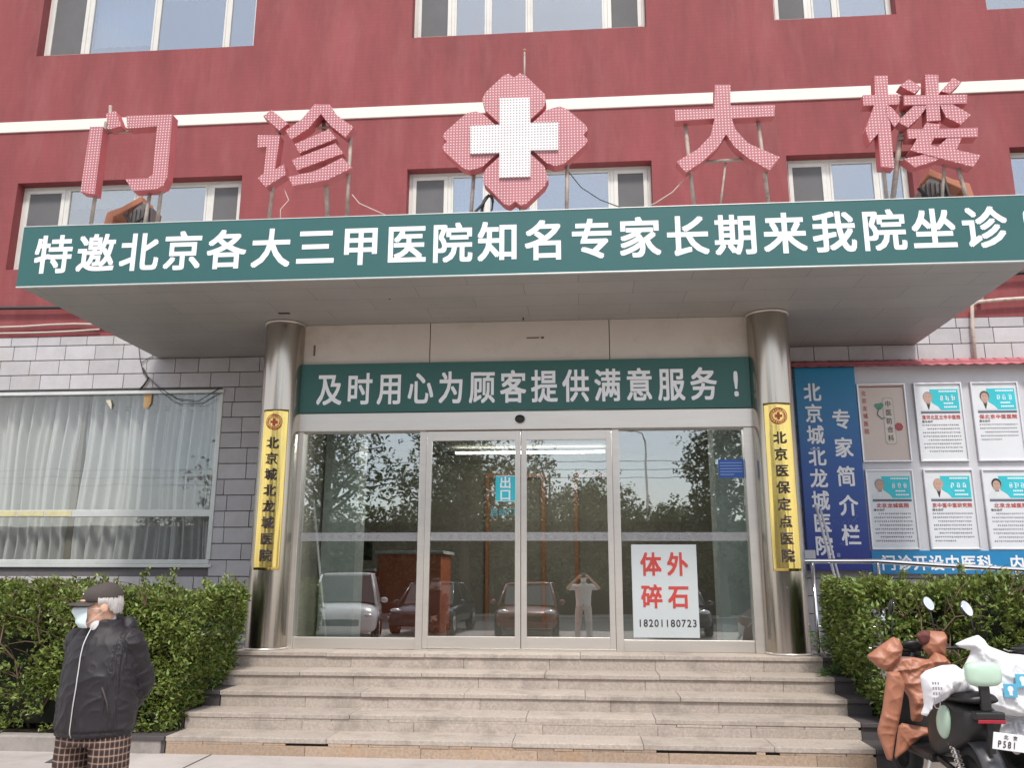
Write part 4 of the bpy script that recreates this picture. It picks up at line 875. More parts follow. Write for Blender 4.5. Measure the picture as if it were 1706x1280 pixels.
def hedge(name, label, x0, x1, y0, y1, z0, zfun, count, seed, edge, hole=None, shoots=(), dark=.3):
    g = random.Random(seed); rt = thing(name, label, 'hedge', ((x0+x1)/2, (y0+y1)/2, z0))
    cs, ds, cs2, ds2 = [], [], [], []; tw = MB(); k = 0
    while k < count:
        x = g.uniform(x0, x1); side = g.random(); zt = zfun(x)
        bulge = .13*noise.noise(Vector((x*1.4, 3.3, seed)))
        if side < .5: z = z0+(zt-z0)*g.random()**.9; y = y0+bulge+.16*noise.noise(Vector((x*2.1, z*2.4, seed)))+abs(g.gauss(0,.07)); d = Vector((g.gauss(0,.25), -1, .45))
        elif side < .8: y = g.uniform(y0, y1); z = zt+.07*noise.noise(Vector((x*2.5, y*2.5, seed)))-abs(g.gauss(0,.14)); d = Vector((g.gauss(0,.2), -.25, 1))
        else:
            y = g.uniform(y0, y1); z = g.uniform(z0, zt); d = Vector((0,-.3,.4))
            x = (x1-abs(g.gauss(0,.06)) if edge > 0 else x0+abs(g.gauss(0,.06))); d.x = edge
        xe = edge_shift(seed, z)
        if edge > 0: x = min(x, x1) if x < x1-.5 else x+(xe if x > x1-.5 else 0)
        else: x = x+(xe if x < x0+.5 else 0)
        if hole and hole(x, y, z, g): continue
        if noise.noise(Vector((x*3.1, z*3.3+y, seed*1.7))) < -.22 and g.random() < .7: k += .3; continue
        k += 1
        # rounded top edge
        if z > zt-.25 and y < y0+.25: y += max(0, (z-(zt-.25)))*.6
        (cs2, ds2)[0 if 0 else 0] if 0 else None
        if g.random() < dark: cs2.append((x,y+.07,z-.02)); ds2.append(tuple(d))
        else: cs.append((x,y,z)); ds.append(tuple(d))
    for sx, sy, sh in shoots:
        zt = zfun(sx)
        for q in range(int(sh/.028)):
            cs.append((sx+.02*math.sin(q), sy, zt+q*.028)); ds.append((g.gauss(0,.5), g.gauss(0,.5), .9))
        tw.tube([(sx,sy,zt-.2),(sx+.01,sy,zt+sh)], .004, 4)
    obj('foliage', leaf_mesh(cs, ds, .058, 7, .62, seed), K['leaf'], rt, fix=False)
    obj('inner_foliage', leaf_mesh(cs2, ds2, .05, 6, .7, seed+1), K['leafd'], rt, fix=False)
    x = x0+(.1 if edge > 0 else .65)
    while x < x1-(.65 if edge > 0 else .1):
        for q in range(3):
            yb = g.uniform(y0+.25, y1-.2); p = Vector((x+g.uniform(-.1,.1), yb, z0-.05)); pts = [tuple(p)]
            while p.z < zfun(x)-.15: p = p+Vector((g.gauss(0,.07), g.gauss(-.02,.07), .17)); pts.append(tuple(p))
            tw.tube(pts, [.013-.009*i/len(pts) for i in range(len(pts))], 5)
            for b_ in range(7):
                i = g.randrange(1, len(pts)); s = Vector(pts[i]); e = s+Vector((g.gauss(0,.16), g.gauss(-.16,.12), g.uniform(0,.2))); tw.tube([s, (s+e)/2+Vector((0,0,.02)), e], [.006,.004,.002], 4)
        x += .2
    obj('twigs', tw, K['twig'], rt)
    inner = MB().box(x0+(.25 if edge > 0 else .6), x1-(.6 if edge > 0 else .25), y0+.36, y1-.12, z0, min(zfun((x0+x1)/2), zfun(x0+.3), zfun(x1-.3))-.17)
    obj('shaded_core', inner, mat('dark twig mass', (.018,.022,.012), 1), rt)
    return rt
def edge_shift(seed, z):
    if seed == 11: return -.22*max(0, 1-(z-.1)/1.0)                # left hedge leans over the steps
    return .26*max(0, (1.02-z)/.75)
def hole_l(x, y, z, g):
    d = ((x+5.72)/.34)**2+((z-.78)/.30)**2
    d2 = ((x+5.25)/.5)**2+((z-.30)/.16)**2
    return (d < 1 and g.random() < .86) or (d2 < 1 and g.random() < .75)
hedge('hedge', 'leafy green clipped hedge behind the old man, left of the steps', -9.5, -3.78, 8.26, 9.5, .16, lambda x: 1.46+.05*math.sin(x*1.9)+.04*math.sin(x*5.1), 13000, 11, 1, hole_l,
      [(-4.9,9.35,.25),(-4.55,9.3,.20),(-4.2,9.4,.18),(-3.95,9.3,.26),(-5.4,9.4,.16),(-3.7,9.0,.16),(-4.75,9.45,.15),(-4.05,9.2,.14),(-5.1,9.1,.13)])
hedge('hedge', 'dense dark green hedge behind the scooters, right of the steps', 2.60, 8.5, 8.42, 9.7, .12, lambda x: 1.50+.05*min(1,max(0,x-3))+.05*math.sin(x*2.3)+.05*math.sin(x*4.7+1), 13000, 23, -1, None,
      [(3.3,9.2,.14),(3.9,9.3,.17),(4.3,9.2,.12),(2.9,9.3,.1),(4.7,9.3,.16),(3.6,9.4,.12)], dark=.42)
cf = thing('conifer_shrub', 'light green feathery conifer sprays at the foot of the right column', 'shrub', (2.66, 9.9, .7))
g = random.Random(5); cs, ds = [], []; tw = MB()
for k in range(16):
    b0 = Vector((2.66+g.uniform(-.08,.1), 9.75+g.uniform(-.1,.1), .35+g.uniform(0,.55))); dr_ = Vector((g.uniform(-.35,.5), g.uniform(-.7,-.1), g.uniform(-.1,.35))).normalized()
    tw.tube([b0, b0+dr_*.16, b0+dr_*.32+Vector((0,0,-.03))], [.005,.004,.002], 4)
    for q in range(26):
        t = q/26; p = b0+dr_*.34*t
        for s in (-1,1): cs.append(tuple(p+Vector((s*.03*(1-t),0,g.gauss(0,.006))))); ds.append(tuple(dr_+Vector((s*1.0,0,g.gauss(0,.2)))))
obj('sprays', leaf_mesh(cs, ds, .055, 2, .25, 6, .22), K['conif'], cf, fix=False); obj('stems', tw, K['twig'], cf)
dbm = MB().add([(-4.75,7.62,.004),(-4.45,7.60,.03),(-4.28,7.72,.05),(-4.20,7.80,.02),(-4.34,7.83,.045),(-4.5,7.80,.015),(-4.72,7.74,.03),(-4.6,7.7,.05)], [(0,1,7),(1,2,7),(2,4,7),(2,3,4),(4,5,7),(5,6,7),(6,0,7)])
o = tag(obj('rag', dbm, mat('dark rag', (.07,.065,.07), .9)), 'crumpled dark rag on the pavement before the left kerb', 'rag')
s_ = o.modifiers.new('t', 'SOLIDIFY'); s_.thickness = .008

# ================================================================== people
def hand(mb, wrist, d, nrm, side, curl=.5, s=1):
    d, nrm = Vector(d).normalized(), Vector(nrm).normalized(); nrm = (nrm-d*nrm.dot(d)).normalized(); lat = d.cross(nrm)*side
    w_ = Vector(wrist); R = Matrix((lat, d, nrm)).transposed()
    mb.ell(w_+d*.045*s, (.040*s,.052*s,.016*s), R)
    for i, (o, L) in enumerate(((-.030,.066),(-.010,.076),(.010,.071),(.029,.056))):
        k0 = w_+d*.088*s+lat*o*s; c = curl*(1+.15*i); k1 = k0+(d*math.cos(c*.6)+nrm*math.sin(c*.6))*L*.5*s; k2 = k1+(d*math.cos(c*1.7)+nrm*math.sin(c*1.7))*L*.5*s
        mb.cap(k0, k1, .0092*s, .0085*s, 8); mb.cap(k1, k2, .0085*s, .0070*s, 8)
    t0 = w_+d*.03*s-lat*.036*s; t1 = t0+(d*.7-lat*.75+nrm*.25).normalized()*.042*s; t2 = t1+(d*.95-lat*.15+nrm*.4).normalized()*.034*s
    mb.cap(t0, t1, .012*s, .0098*s, 8); mb.cap(t1, t2, .0096*s, .008*s, 8)
def head(mb, c, R):
    def E(p, r, m_=None): mb.ell(Vector(c)+R @ Vector(p), r, R if m_ is None else R @ m_)
    E((0,.012,.028), (.075,.095,.085)); E((0,-.018,-.048), (.060,.074,.072)); E((0,-.045,-.095), (.030,.035,.025)); E((0,-.02,-.01), (.068,.078,.075))
    mb.cap(Vector(c)+R @ Vector((0,-.088,.015)), Vector(c)+R @ Vector((0,-.112,-.022)), .009, .0145, 8)
    E((0,-.088,-.060), (.026,.014,.008)); E((0,-.086,.032), (.055,.016,.010))
    for s in (-1,1):
        E((s*.076,.012,-.012), (.011,.022,.033)); E((s*.038,-.066,-.022), (.024,.022,.02))
def person_body(pose, vox=.008):
    mb = MB(); R = pose['headR']; head(mb, pose['head'], R)
    mb.cap(Vector(pose['head'])+R @ Vector((0,.025,-.06)), pose['neck'], .052, .060)
    mb.cap(pose['neck'], pose['chest'], .075, .135); mb.cap(pose['chest'], pose['hip'], .135, .145)
    for s in ('l','r'):
        sh, el, wr = pose['sh'+s], pose['el'+s], pose['wr'+s]; hp, kn, an = pose['hp'+s], pose['kn'+s], pose['an'+s]
        mb.cap(pose['chest'], sh, .09, .045); mb.cap(sh, el, .046, .040); mb.cap(el, wr, .042, .027)
        hand(mb, wr, pose['hd'+s], pose['hn'+s], 1 if s == 'l' else -1, pose.get('curl', .6))
        mb.cap(pose['hip'], hp, .12, .09); mb.cap(hp, kn, .085, .056); mb.cap(kn, an, .056, .036)
        mb.cap(Vector(an)+Vector((0,.03,-.03)), Vector(an)+Vector((0,-.13,-.045)), .038, .03)
    return remesh(mb, vox, 3, .5)
rotz = lambda a: Matrix.Rotation(a, 3, 'Z')
# --- the old man: local front is -Y
yaw = R_(-6)
pm = thing('person', 'old man in black zipped jacket, plaid trousers, dark cap and face mask before the hedge', 'person', (-2.69, 4.72, 0), yaw)
HR = rotz(R_(-46)) @ Matrix.Rotation(R_(4), 3, 'X'); hc = Vector((-.01,-.035,1.452))
pose = dict(head=hc, headR=HR, neck=(0,.02,1.325), chest=(0,.02,1.14), hip=(0,.02,.84),
  shl=(.17,.03,1.265), shr=(-.17,.03,1.265), ell=(.175,.16,1.03), elr=(-.235,.15,1.03), wrl=(.08,.225,.91), wrr=(-.10,.25,.885),
  hdl=(-1,.1,-.25), hdr=(1,.15,-.1), hnl=(0,-1,.2), hnr=(0,-1,0), hpl=(.10,.02,.80), hpr=(-.10,.02,.80), knl=(.125,0,.45), knr=(-.12,-.02,.45), anl=(.13,.03,.085), anr=(-.13,.01,.085))
obj('body', person_body(pose), K['skin'], pm, smooth=True, world=False)
def W_(p): return tuple(hc+HR @ Vector(p))
# jacket
jb = MB().ellring([(0,.02,.765,.203,.165),(0,.02,.80,.214,.185),(0,.02,.95,.212,.186),(0,.02,1.08,.208,.178),(0,.025,1.18,.205,.160),(0,.03,1.25,.195,.145),(0,.03,1.30,.150,.12),(0,.022,1.335,.105,.10),(0,.018,1.375,.088,.092)], 32)
for s, el, wr in ((1,'ell','wrl'),(-1,'elr','wrr')):
    e, w_ = Vector(pose[el]), Vector(pose[wr]); sh = Vector((s*.160,.03,1.245))
    jb.cap(sh, e, .082, .064, 16); jb.cap(e, w_, .066, .050, 16)
jb.cap((-.08,.11,1.335), (.08,.11,1.335), .055, .055); jb.cap((0,.10,1.33), (0,.125,1.25), .07, .05)        # folded hood
jm = remesh(jb, .0075, 9, .5)
def wr(co):
    s = noise.noise(Vector((co.x*5, co.y*5, co.z*4.5)))*.005
    wv = co+noise.noise_vector(co*5)*.05; arm = min(1, max(0, (abs(co.x)-.13)/.06)); slant = .9 if co.x > 0 else -.9
    r = 1-abs(noise.noise(Vector((wv.x*5+wv.z*6*slant, wv.y*6, wv.z*(5+9*arm)-wv.x*5*slant)))); s += (.007+.004*arm)*(r**6-.3)
    r = 1-abs(noise.noise(Vector((wv.x*14-wv.z*7, wv.y*13+5, wv.z*(9+10*arm)+wv.x*6)))); s += .0038*(r**5-.3)
    if co.z < .80: s -= .006*(1 if .785 < co.z < .80 else 0)
    return s
displace(jm, wr); jk = obj('jacket', jm, K['jacket'], pm, smooth=True, world=False)
jk.modifiers.new('sub', 'SUBSURF').render_levels = 1
def front_y(z, x, prof=[(0.77,.165),(.80,.187),(.95,.19),(1.08,.184),(1.18,.167),(1.25,.147),(1.30,.122),(1.335,.102),(1.375,.094)]):
    for (a, ra), (b, rb) in zip(prof, prof[1:]):
        if a <= z <= b: r = ra+(rb-ra)*(z-a)/(b-a); break
    else: r = prof[-1][1]
    return .02-r*math.sqrt(max(0, 1-(x/.21)**2))
zp = [(-.005+.006*math.sin(z*14), front_y(z, 0)-.008-.003*math.sin(z*21), z) for z in np.linspace(.775, 1.36, 30)]
obj('zip', MB().tube(zp, .0030, 6), K['trim'], pm, smooth=True, world=False)
sh_ = MB().ellring([(0,.005,1.33,.066,.07),(0,0,1.375,.061,.066),(0,-.002,1.40,.058,.063)], 24); sh_.ell((-.004, front_y(1.335,0)+.012, 1.352), (.030,.022,.045)); obj('shirt_collar', sh_, K['cloth_white'], pm, smooth=True, world=False)
pk = MB().tube([(.13,front_y(1.02,.13)-.012,1.03),(.155,front_y(.95,.155)-.012,.95),(.165,front_y(.88,.165)-.012,.875)], .005, 6); obj('pocket_seam', pk, K['capcloth'], pm, smooth=True, world=False)
# trousers and shoes
tb = MB().ellring([(0,.02,.86,.17,.145),(0,.02,.72,.185,.15)], 28)
for s in (-1, 1):
    tb.loft([[(s*x+rx*math.cos(2*math.pi*k/20), y+ry*math.sin(2*math.pi*k/20), z) for k in range(20)] for x, y, z, rx, ry in ((.095,.02,.80,.105,.125),(.11,.015,.62,.10,.112),(.122,.005,.45,.088,.094),(.13,.015,.25,.08,.085),(.132,.025,.10,.078,.082))])
tm = remesh(tb, .011, 4, .5); displace(tm, lambda co: .006*noise.noise(Vector((co.x*8, co.y*8, co.z*7)))+.004*noise.noise(Vector((co.x*20, co.y*20, co.z*22))))
obj('trousers', tm, K['plaid'], pm, smooth=True, world=False)
for s in (-1, 1):
    sb = MB().cap((s*.13,.05,.045), (s*.145,-.14,.04), .047, .043).box(s*.135-.045, s*.135+.045, -.16, .09, .0, .022); obj('shoe', remesh(sb, .008, 3), K['black'], pm, smooth=True, world=False)
# mask: a pleated shell over the lower face
mk = MB(); nu, nv = 22, 12; vs = []; fs = []
for j in range(nv+1):
    t = j/nv; z = .004-.112*t
    for k in range(nu+1):
        a = (k/nu-.5)*2*R_(54); ry = .092+.032*math.exp(-((t-.22)/.3)**2)*math.exp(-(a/.5)**2)+.010*math.exp(-((t-.75)/.2)**2); rx = .076
        sq = 1-.12*max(0, t-.75)*4*.5
        vs.append(W_((rx*math.sin(a)*sq*1.03, -.018-ry*math.cos(a)*sq+.0, z-.008*abs(math.sin(a))+.0025*math.sin(t*22))))
for j in range(nv):
    for k in range(nu): fs.append((j*(nu+1)+k, j*(nu+1)+k+1, (j+1)*(nu+1)+k+1, (j+1)*(nu+1)+k))
mo = obj('face_mask', MB().add(vs, fs), K['mask'], pm, smooth=True, world=False, fix=False); s_ = mo.modifiers.new('t', 'SOLIDIFY'); s_.thickness = .003; s_.offset = 1
el_ = MB()
for s in (-1, 1):
    for z0 in (0, -.085): el_.tube([W_((s*.064,-.075,z0-.006)), W_((s*.079,-.02,-.015+z0*.4)), W_((s*.079,.03,-.012+z0*.1))], .001, 5)
obj('ear_loop', el_, K['mask'], pm, world=False)
# hair, cap, eyes
vs = []; fs = []; nu, nv = 120, 24
for j in range(nv+1):
    for k in range(nu+1):
        a = R_(72)+R_(216)*k/nu; back = min(1, max(0, (R_(86)-abs(a-math.pi))/R_(30))); zl = .006-.052*back; zl += .010*noise.noise(Vector((a*9, 7, 2)))+.006*noise.noise(Vector((a*31, 3, 2))); z = .046+(zl-.046)*j/nv
        st_ = .0035*noise.noise(Vector((a*26, z*26, 1)))+.002*noise.noise(Vector((a*60, z*30, 4))); puff = .006*math.sin(math.pi*min(1, j/nv*.8+.05))-.010*(j/nv)**3
        vs.append(W_(((.078+puff+st_)*math.sin(a), .012-(.099+puff+st_)*math.cos(a), z-.004*abs(noise.noise(Vector((a*40, 3, 3))))*j/nv)))
for j in range(nv):
    for k in range(nu): fs.append((j*(nu+1)+k, j*(nu+1)+k+1, (j+1)*(nu+1)+k+1, (j+1)*(nu+1)+k))
ho = obj('hair', MB().add(vs, fs), K['hairw'], pm, smooth=True, world=False, fix=False); s_ = ho.modifiers.new('t', 'SOLIDIFY'); s_.thickness = .006; s_.offset = -1
cm = MB(); rows = []
for z, r in ((.022,1.0),(.045,1.0),(.07,.96),(.092,.84),(.108,.64),(.118,.38),(.121,.05)): rows.append([W_((.087*r*math.cos(2*math.pi*k/32), .012+.107*r*math.sin(2*math.pi*k/32), z+.006*(math.sin(2*math.pi*k/32)))) for k in range(32)])
cm.loft(rows); cap_ = obj('cap', cm, K['capcloth'], pm, smooth=True, world=False)
br = MB(); vs = []; fs = []
for j in range(7):
    for k in range(15):
        a = (k/14-.5)*R_(125); u = j/6; r0x, r0y = .084, .100; x = math.sin(a)*(r0x+.012*u); y = .012-math.cos(a)*r0y-u*.085*math.cos(a*1.1)
        vs.append(W_((x, y, .026-.018*abs(math.sin(a))**2-.012*u)))
for j in range(6):
    for k in range(14): fs.append((j*15+k, j*15+k+1, (j+1)*15+k+1, (j+1)*15+k))
bo = obj('brim', br.add(vs, fs), K['capcloth'], cap_, smooth=True, world=False, fix=False); s_ = bo.modifiers.new('t', 'SOLIDIFY'); s_.thickness = .005
obj('badge', MB().ell(W_((.02,-.088,.068)), (.008,.004,.006), HR), K['trim'], cap_, world=False)
for s in (-1, 1): obj('eye', MB().ell(W_((s*.031,-.074,.008)), (.012,.009,.006), HR), K['ink'], pm, smooth=True, world=False)

# --- the photographer whose reflection stands in the right door
ph = thing('person', 'photographer in white shirt and pale trousers, seen only as reflection in the sliding door', 'person', (0.0, -.36, 0), math.pi)
HR2 = Matrix.Rotation(R_(-4), 3, 'X'); h2 = Vector((0,-.02,1.57))
pose2 = dict(head=h2, headR=HR2, neck=(0,.02,1.43), chest=(0,.02,1.24), hip=(0,.03,.95), shl=(.19,.02,1.38), shr=(-.19,.02,1.38), ell=(.36,-.16,1.33), elr=(-.36,-.16,1.33),
  wrl=(.14,-.31,1.57), wrr=(-.14,-.31,1.57), hdl=(-.6,-.2,.5), hdr=(.6,-.2,.5), hnl=(0,-1,0), hnr=(0,-1,0), hpl=(.10,.03,.9), hpr=(-.10,.03,.9), knl=(.13,-.02,.5), knr=(-.12,0,.5), anl=(.14,.04,.085), anr=(-.13,.04,.085), curl=.9)
obj('body', person_body(pose2, .01), K['skin'], ph, smooth=True, world=False)
sb = MB().ellring([(0,.03,.90,.185,.135),(0,.02,1.1,.19,.135),(0,.02,1.28,.20,.13),(0,.02,1.38,.165,.11),(0,.02,1.44,.085,.08)], 28)
for s in (-1, 1): sb.cap((s*.175,.02,1.36), (s*.30,-.09,1.34), .075, .07)
obj('shirt', displace(remesh(sb, .013, 4), lambda co: .006*noise.noise(co*12)), K['cloth_white'], ph, smooth=True, world=False)
tb = MB().ellring([(0,.03,.96,.165,.13),(0,.03,.84,.18,.14)], 28)
for s in (-1, 1): tb.cap((s*.10,.03,.86), (s*.125,-.01,.5), .10, .075).cap((s*.125,-.01,.5), (s*.135,.03,.12), .075, .065)
obj('trousers', remesh(tb, .013, 4), mat('pale trousers', (.62,.58,.56), .8), ph, smooth=True, world=False)
hm = MB().ell(h2+HR2 @ Vector((0,.022,.045)), (.084,.10,.082), HR2); obj('hair', hm, K['hairb'], ph, smooth=True, world=False)
mk = MB().ell(h2+HR2 @ Vector((0,-.04,-.058)), (.062,.085,.052), HR2); obj('face_mask', mk, K['mask'], ph, smooth=True, world=False)
for s in (-1, 1):
    obj('shoe', remesh(MB().cap((s*.135,.06,.045), (s*.15,-.13,.04), .047, .043), .01, 2), K['black'], ph, smooth=True, world=False)
tag(obj('phone', MB().box(-.08,.08,-.055,-.045,1.58,1.66), K['black'], bevel=.004), 'dark phone held up by the photographer', 'phone')

# ================================================================== scooters
def pillow(outline, y, thick, cell=.012, wr=.006, seed=0, lean=None, soft=1):
    """padded panel: polygon in X-Z, puffed towards -Y"""
    for _ in range(soft):                         # round the corners
        outline = [q for a, b in zip(outline, outline[1:]+outline[:1]) for q in ((a[0]*.9+b[0]*.1, a[1]*.9+b[1]*.1), (a[0]*.1+b[0]*.9, a[1]*.1+b[1]*.9))]
    n = len(outline); poly = [Vector(p) for p in outline]; pts = []
    for i in range(n):
        a, b = poly[i], poly[(i+1) % n]; k = max(1, int((b-a).length/cell)); pts += [a.lerp(b, q/k) for q in range(k)]
    nb_ = len(pts)
    xs = [p.x for p in pts]; zs = [p.y for p in pts]
    def dist(q):
        d = 9
        for i in range(n):
            a, b = poly[i], poly[(i+1) % n]; ab = b-a; t = max(0, min(1, (q-a).dot(ab)/ab.length_squared)); d = min(d, (q-(a+ab*t)).length)
        return d
    def inside(q):
        c = False; j = n-1
        for i in range(n):
            if (poly[i].y > q.y) != (poly[j].y > q.y) and q.x < (poly[j].x-poly[i].x)*(q.y-poly[i].y)/(poly[j].y-poly[i].y)+poly[i].x: c = not c
            j = i
        return c
    inner = []; z = min(zs)+cell/2; r = 0
    while z < max(zs):
        x = min(xs)+(cell/2 if r % 2 else 0)
        while x < max(xs):
            q = Vector((x, z))
            if inside(q) and dist(q) > cell*.55: inner.append(q)
            x += cell
        z += cell*.87; r += 1
    allp = pts+inner
    V, E, F, *_ = geometry.delaunay_2d_cdt(allp, [(i, (i+1) % nb_) for i in range(nb_)], [list(range(nb_))], 1, 1e-5)
    vs = []
    for q in V:
        q = Vector((q[0], q[1])); d = dist(q); h = thick*(1-math.exp(-d/(thick*.55)))
        fold = noise.noise(Vector((q.x*5+q.y*3, q.y*4-q.x*2, seed)))*wr*1.6+noise.noise(Vector((q.x*17+q.y*6, q.y*9, seed+4)))*wr*.4
        wx = q.x+.05*noise.noise(Vector((q.x*6, q.y*6, seed))); wz = q.y+.05*noise.noise(Vector((q.x*6+9, q.y*6, seed)))
        for kk in range(3):
            an = (.5, -.35, 1.2)[kk]+seed; uu = wx*math.cos(an)-wz*math.sin(an); vv = wx*math.sin(an)+wz*math.cos(an)
            fold += wr*(1.6, .9, .4)[kk]*((1-abs(noise.noise(Vector((uu*(7+5*kk), vv*(1.6+kk), seed+kk*5)))))**6-.3)
        ww = min(1, d/.03); L_ = lean(q.x, q.y) if lean else 0
        vs.append((q.x, y-h-fold*ww+L_, q.y))
    nv = len(vs); bk = []
    for q in V:
        q = Vector((q[0], q[1])); L_ = lean(q.x, q.y) if lean else 0; d = dist(q); bk.append((q.x, y+.012+thick*.35*(1-math.exp(-d/(thick*.9)))+L_, q.y))
    cnt = {}
    for f in F:
        for i in range(len(f)):
            e = (f[i], f[(i+1) % len(f)]); cnt[e] = 1
    fs = [tuple(f) for f in F]+[tuple(i+nv for i in f[::-1]) for f in F]
    for a, b in list(cnt):
        if (b, a) not in cnt: fs.append((a, b, b+nv, a+nv))
    return MB().add(vs+bk, fs)

def scooter(label, origin, ang, body, dark, ground=True):
    rt = thing('scooter', label, 'scooter', origin, ang)
    k = dict(world=False)
    def wheel(y, r, w_):
        t_ = MB(); prof = [(r-.075,-w_*.45),(r-.03,-w_*.5),(r-.008,-w_*.36),(r,-w_*.12),(r,w_*.12),(r-.008,w_*.36),(r-.03,w_*.5),(r-.075,w_*.45)]
        t_.lathe(prof+[prof[0]], (0,y,r), 40, 'x'); wo = obj('wheel', t_, K['rubber'], rt, smooth=True, **k)
        h = MB().lathe([(.02,-.06),(.055,-.05),(.06,.05),(.02,.06)], (0,y,r), 24, 'x')
        for q in range(6):
            a = q*math.pi/3; h.tube([(0,y+.05*math.cos(a),r+.05*math.sin(a)), (0,y+(r-.075)*math.cos(a+.3),r+(r-.075)*math.sin(a+.3))], .014, 6)
        h.lathe([(r-.085,-w_*.4),(r-.07,-w_*.42),(r-.07,w_*.42),(r-.085,w_*.4),(r-.085,-w_*.4)], (0,y,r), 36, 'x')
        obj('rim', h, K['steel_frame'], wo, **k)
    wheel(0, .235, .11); wheel(1.18, .235, .10)
    # rear mudguard
    vs = []; fs = []
    for i in range(19):
        a = R_(-22+i*8.6); 
        for j in range(7):
            u = (j-3)/3; r = .268+.028*(1-u*u); vs.append((u*.082, -r*math.cos(a), .235+r*math.sin(a)))
    for i in range(18):
        for j in range(6): fs.append((i*7+j, i*7+j+1, (i+1)*7+j+1, (i+1)*7+j))
    o = obj('rear_mudguard', MB().add(vs, fs), mat('dark glossy mudguard', (.06,.06,.065), .28, var=.05), rt, smooth=True, fix=False, **k); s_ = o.modifiers.new('t', 'SOLIDIFY'); s_.thickness = .006
    vs = [(x, y, z) for x, y, z in vs]; fm = []
    vs2 = []
    for i in range(19):
        a = R_(0+i*9)
        for j in range(7):
            u = (j-3)/3; r = .262+.022*(1-u*u); vs2.append((u*.07, 1.18+r*math.cos(a), .235+r*math.sin(a)))
    o = obj('front_mudguard', MB().add(vs2, fs), body, rt, smooth=True, fix=False, **k); s_ = o.modifiers.new('t', 'SOLIDIFY'); s_.thickness = .006
    # frame, floor, swing arm, shocks, stand
    obj('swing_arm', MB().tube([(-.085,0,.235),(-.09,.38,.30)], .022, 8).tube([(.085,0,.235),(.09,.38,.30)], .022, 8), K['black'], rt, smooth=True, **k)
    for s in (-1, 1):
        sp_ = MB().tube([(s*.10,.0,.25),(s*.11,.16,.56)], .012, 8)
        for q in range(9): sp_.tube([(s*.10+s*.01*q/9+.028*math.cos(w2), .02+.13*q/9+.028*.3*math.sin(w2)*0, .30+.23*q/9+.028*math.sin(w2)*.4) for w2 in np.linspace(0, 2*math.pi, 12)], .005, 5)
        obj('shock_absorber', sp_, K['steel_frame'], rt, smooth=True, **k)
    obj('floor_board', MB().box(-.14,.14,.42,.92,.26,.32), K['black'], rt, bevel=.02, **k)
    obj('side_stand', MB().tube([(-.13,.45,.27),(-.24,.40,.012)], .013, 8).box(-.27,-.21,.37,.43,.0,.014), K['steel_frame'], rt, **k)
    # under-seat body: tapering box with rounded section
    rings = []
    for y, zb, zt, hw in ((-.20,.60,.70,.10),(-.10,.50,.745,.135),(.10,.40,.76,.155),(.32,.32,.75,.155),(.44,.30,.70,.13)):
        rings.append([(hw*math.copysign(abs(math.cos(a))**.6, math.cos(a)), y, (zb+zt)/2+(zt-zb)/2*math.copysign(abs(math.sin(a))**.6, math.sin(a))) for a in np.linspace(0, 2*math.pi, 24, endpoint=False)])
    obj('tail_body', MB().loft(rings), dark, rt, smooth=True, **k)
    for s in (-1, 1):
        obj('side_panel', MB().ell((s*.150,.10,.60), (.045,.085,.125), Matrix.Rotation(R_(24), 3, 'X')), body, rt, smooth=True, **k)
    rings = []
    for y, z, hw, h in ((-.22,.79,.09,.025),(-.10,.79,.14,.045),(.12,.775,.155,.05),(.34,.76,.13,.045),(.46,.745,.06,.02)):
        rings.append([(hw*math.cos(a), y, z+h*math.sin(a)) for a in np.linspace(0, 2*math.pi, 24, endpoint=False)])
    obj('seat', MB().loft(rings), K['black'], rt, smooth=True, **k)
    # grab post with padded backrest
    obj('backrest_post', MB().box(-.034,.034,-.235,-.205,.72,.90), K['black'], rt, bevel=.006, **k)
    rings = []
    for y, f_ in ((-.275,.55),(-.262,.9),(-.235,1),(-.20,.93),(-.185,.6)):
        rings.append([(.125*f_*math.copysign(abs(math.cos(a))**.55, math.cos(a)), y, .965+.083*f_*math.copysign(abs(math.sin(a))**.6, math.sin(a))) for a in np.linspace(0, 2*math.pi, 28, endpoint=False)])
    obj('backrest', MB().loft(rings), body, rt, smooth=True, **k)
    tlh = obj('tail_lamp', MB().box(-.10,.10,-.275,-.19,.665,.72), K['black'], rt, bevel=.012, **k)
    obj('lens', MB().box(-.092,.092,-.284,-.272,.648,.672), K['tailred'], tlh, bevel=.004, **k)
    obj('plate_bracket', MB().box(-.02,.02,-.25,-.22,.45,.66), K['black'], rt, **k)
    # front: steering column, leg shield, fork, handlebar
    obj('leg_shield', MB().loft([[(hw*math.cos(a), y+.05*math.sin(a), z) for a in np.linspace(0, 2*math.pi, 20, endpoint=False)] for z, y, hw in ((.28,.92,.14),(.5,.98,.19),(.8,.97,.19),(.98,.93,.13))]), dark, rt, smooth=True, **k)
    obj('fork', MB().tube([(-.07,1.18,.235),(-.065,1.05,.55),(0,.98,.75)], .018, 8).tube([(.07,1.18,.235),(.065,1.05,.55),(0,.98,.75)], .018, 8), K['steel_frame'], rt, smooth=True, **k)
    obj('handlebar', MB().tube([(0,.98,.75),(0,.90,1.02)], .022, 8).tube([(-.36,.78,1.06),(-.2,.87,1.05),(0,.90,1.03),(.2,.87,1.05),(.36,.78,1.06)], .014, 8), K['black'], rt, smooth=True, **k)
    obj('headlamp', MB().ell((0,.99,1.0), (.11,.09,.08)), dark, rt, smooth=True, **k)
    obj('dashboard', MB().ell((0,.89,1.07), (.09,.06,.035), Matrix.Rotation(R_(-35),3,'X')), K['black'], rt, smooth=True, **k)
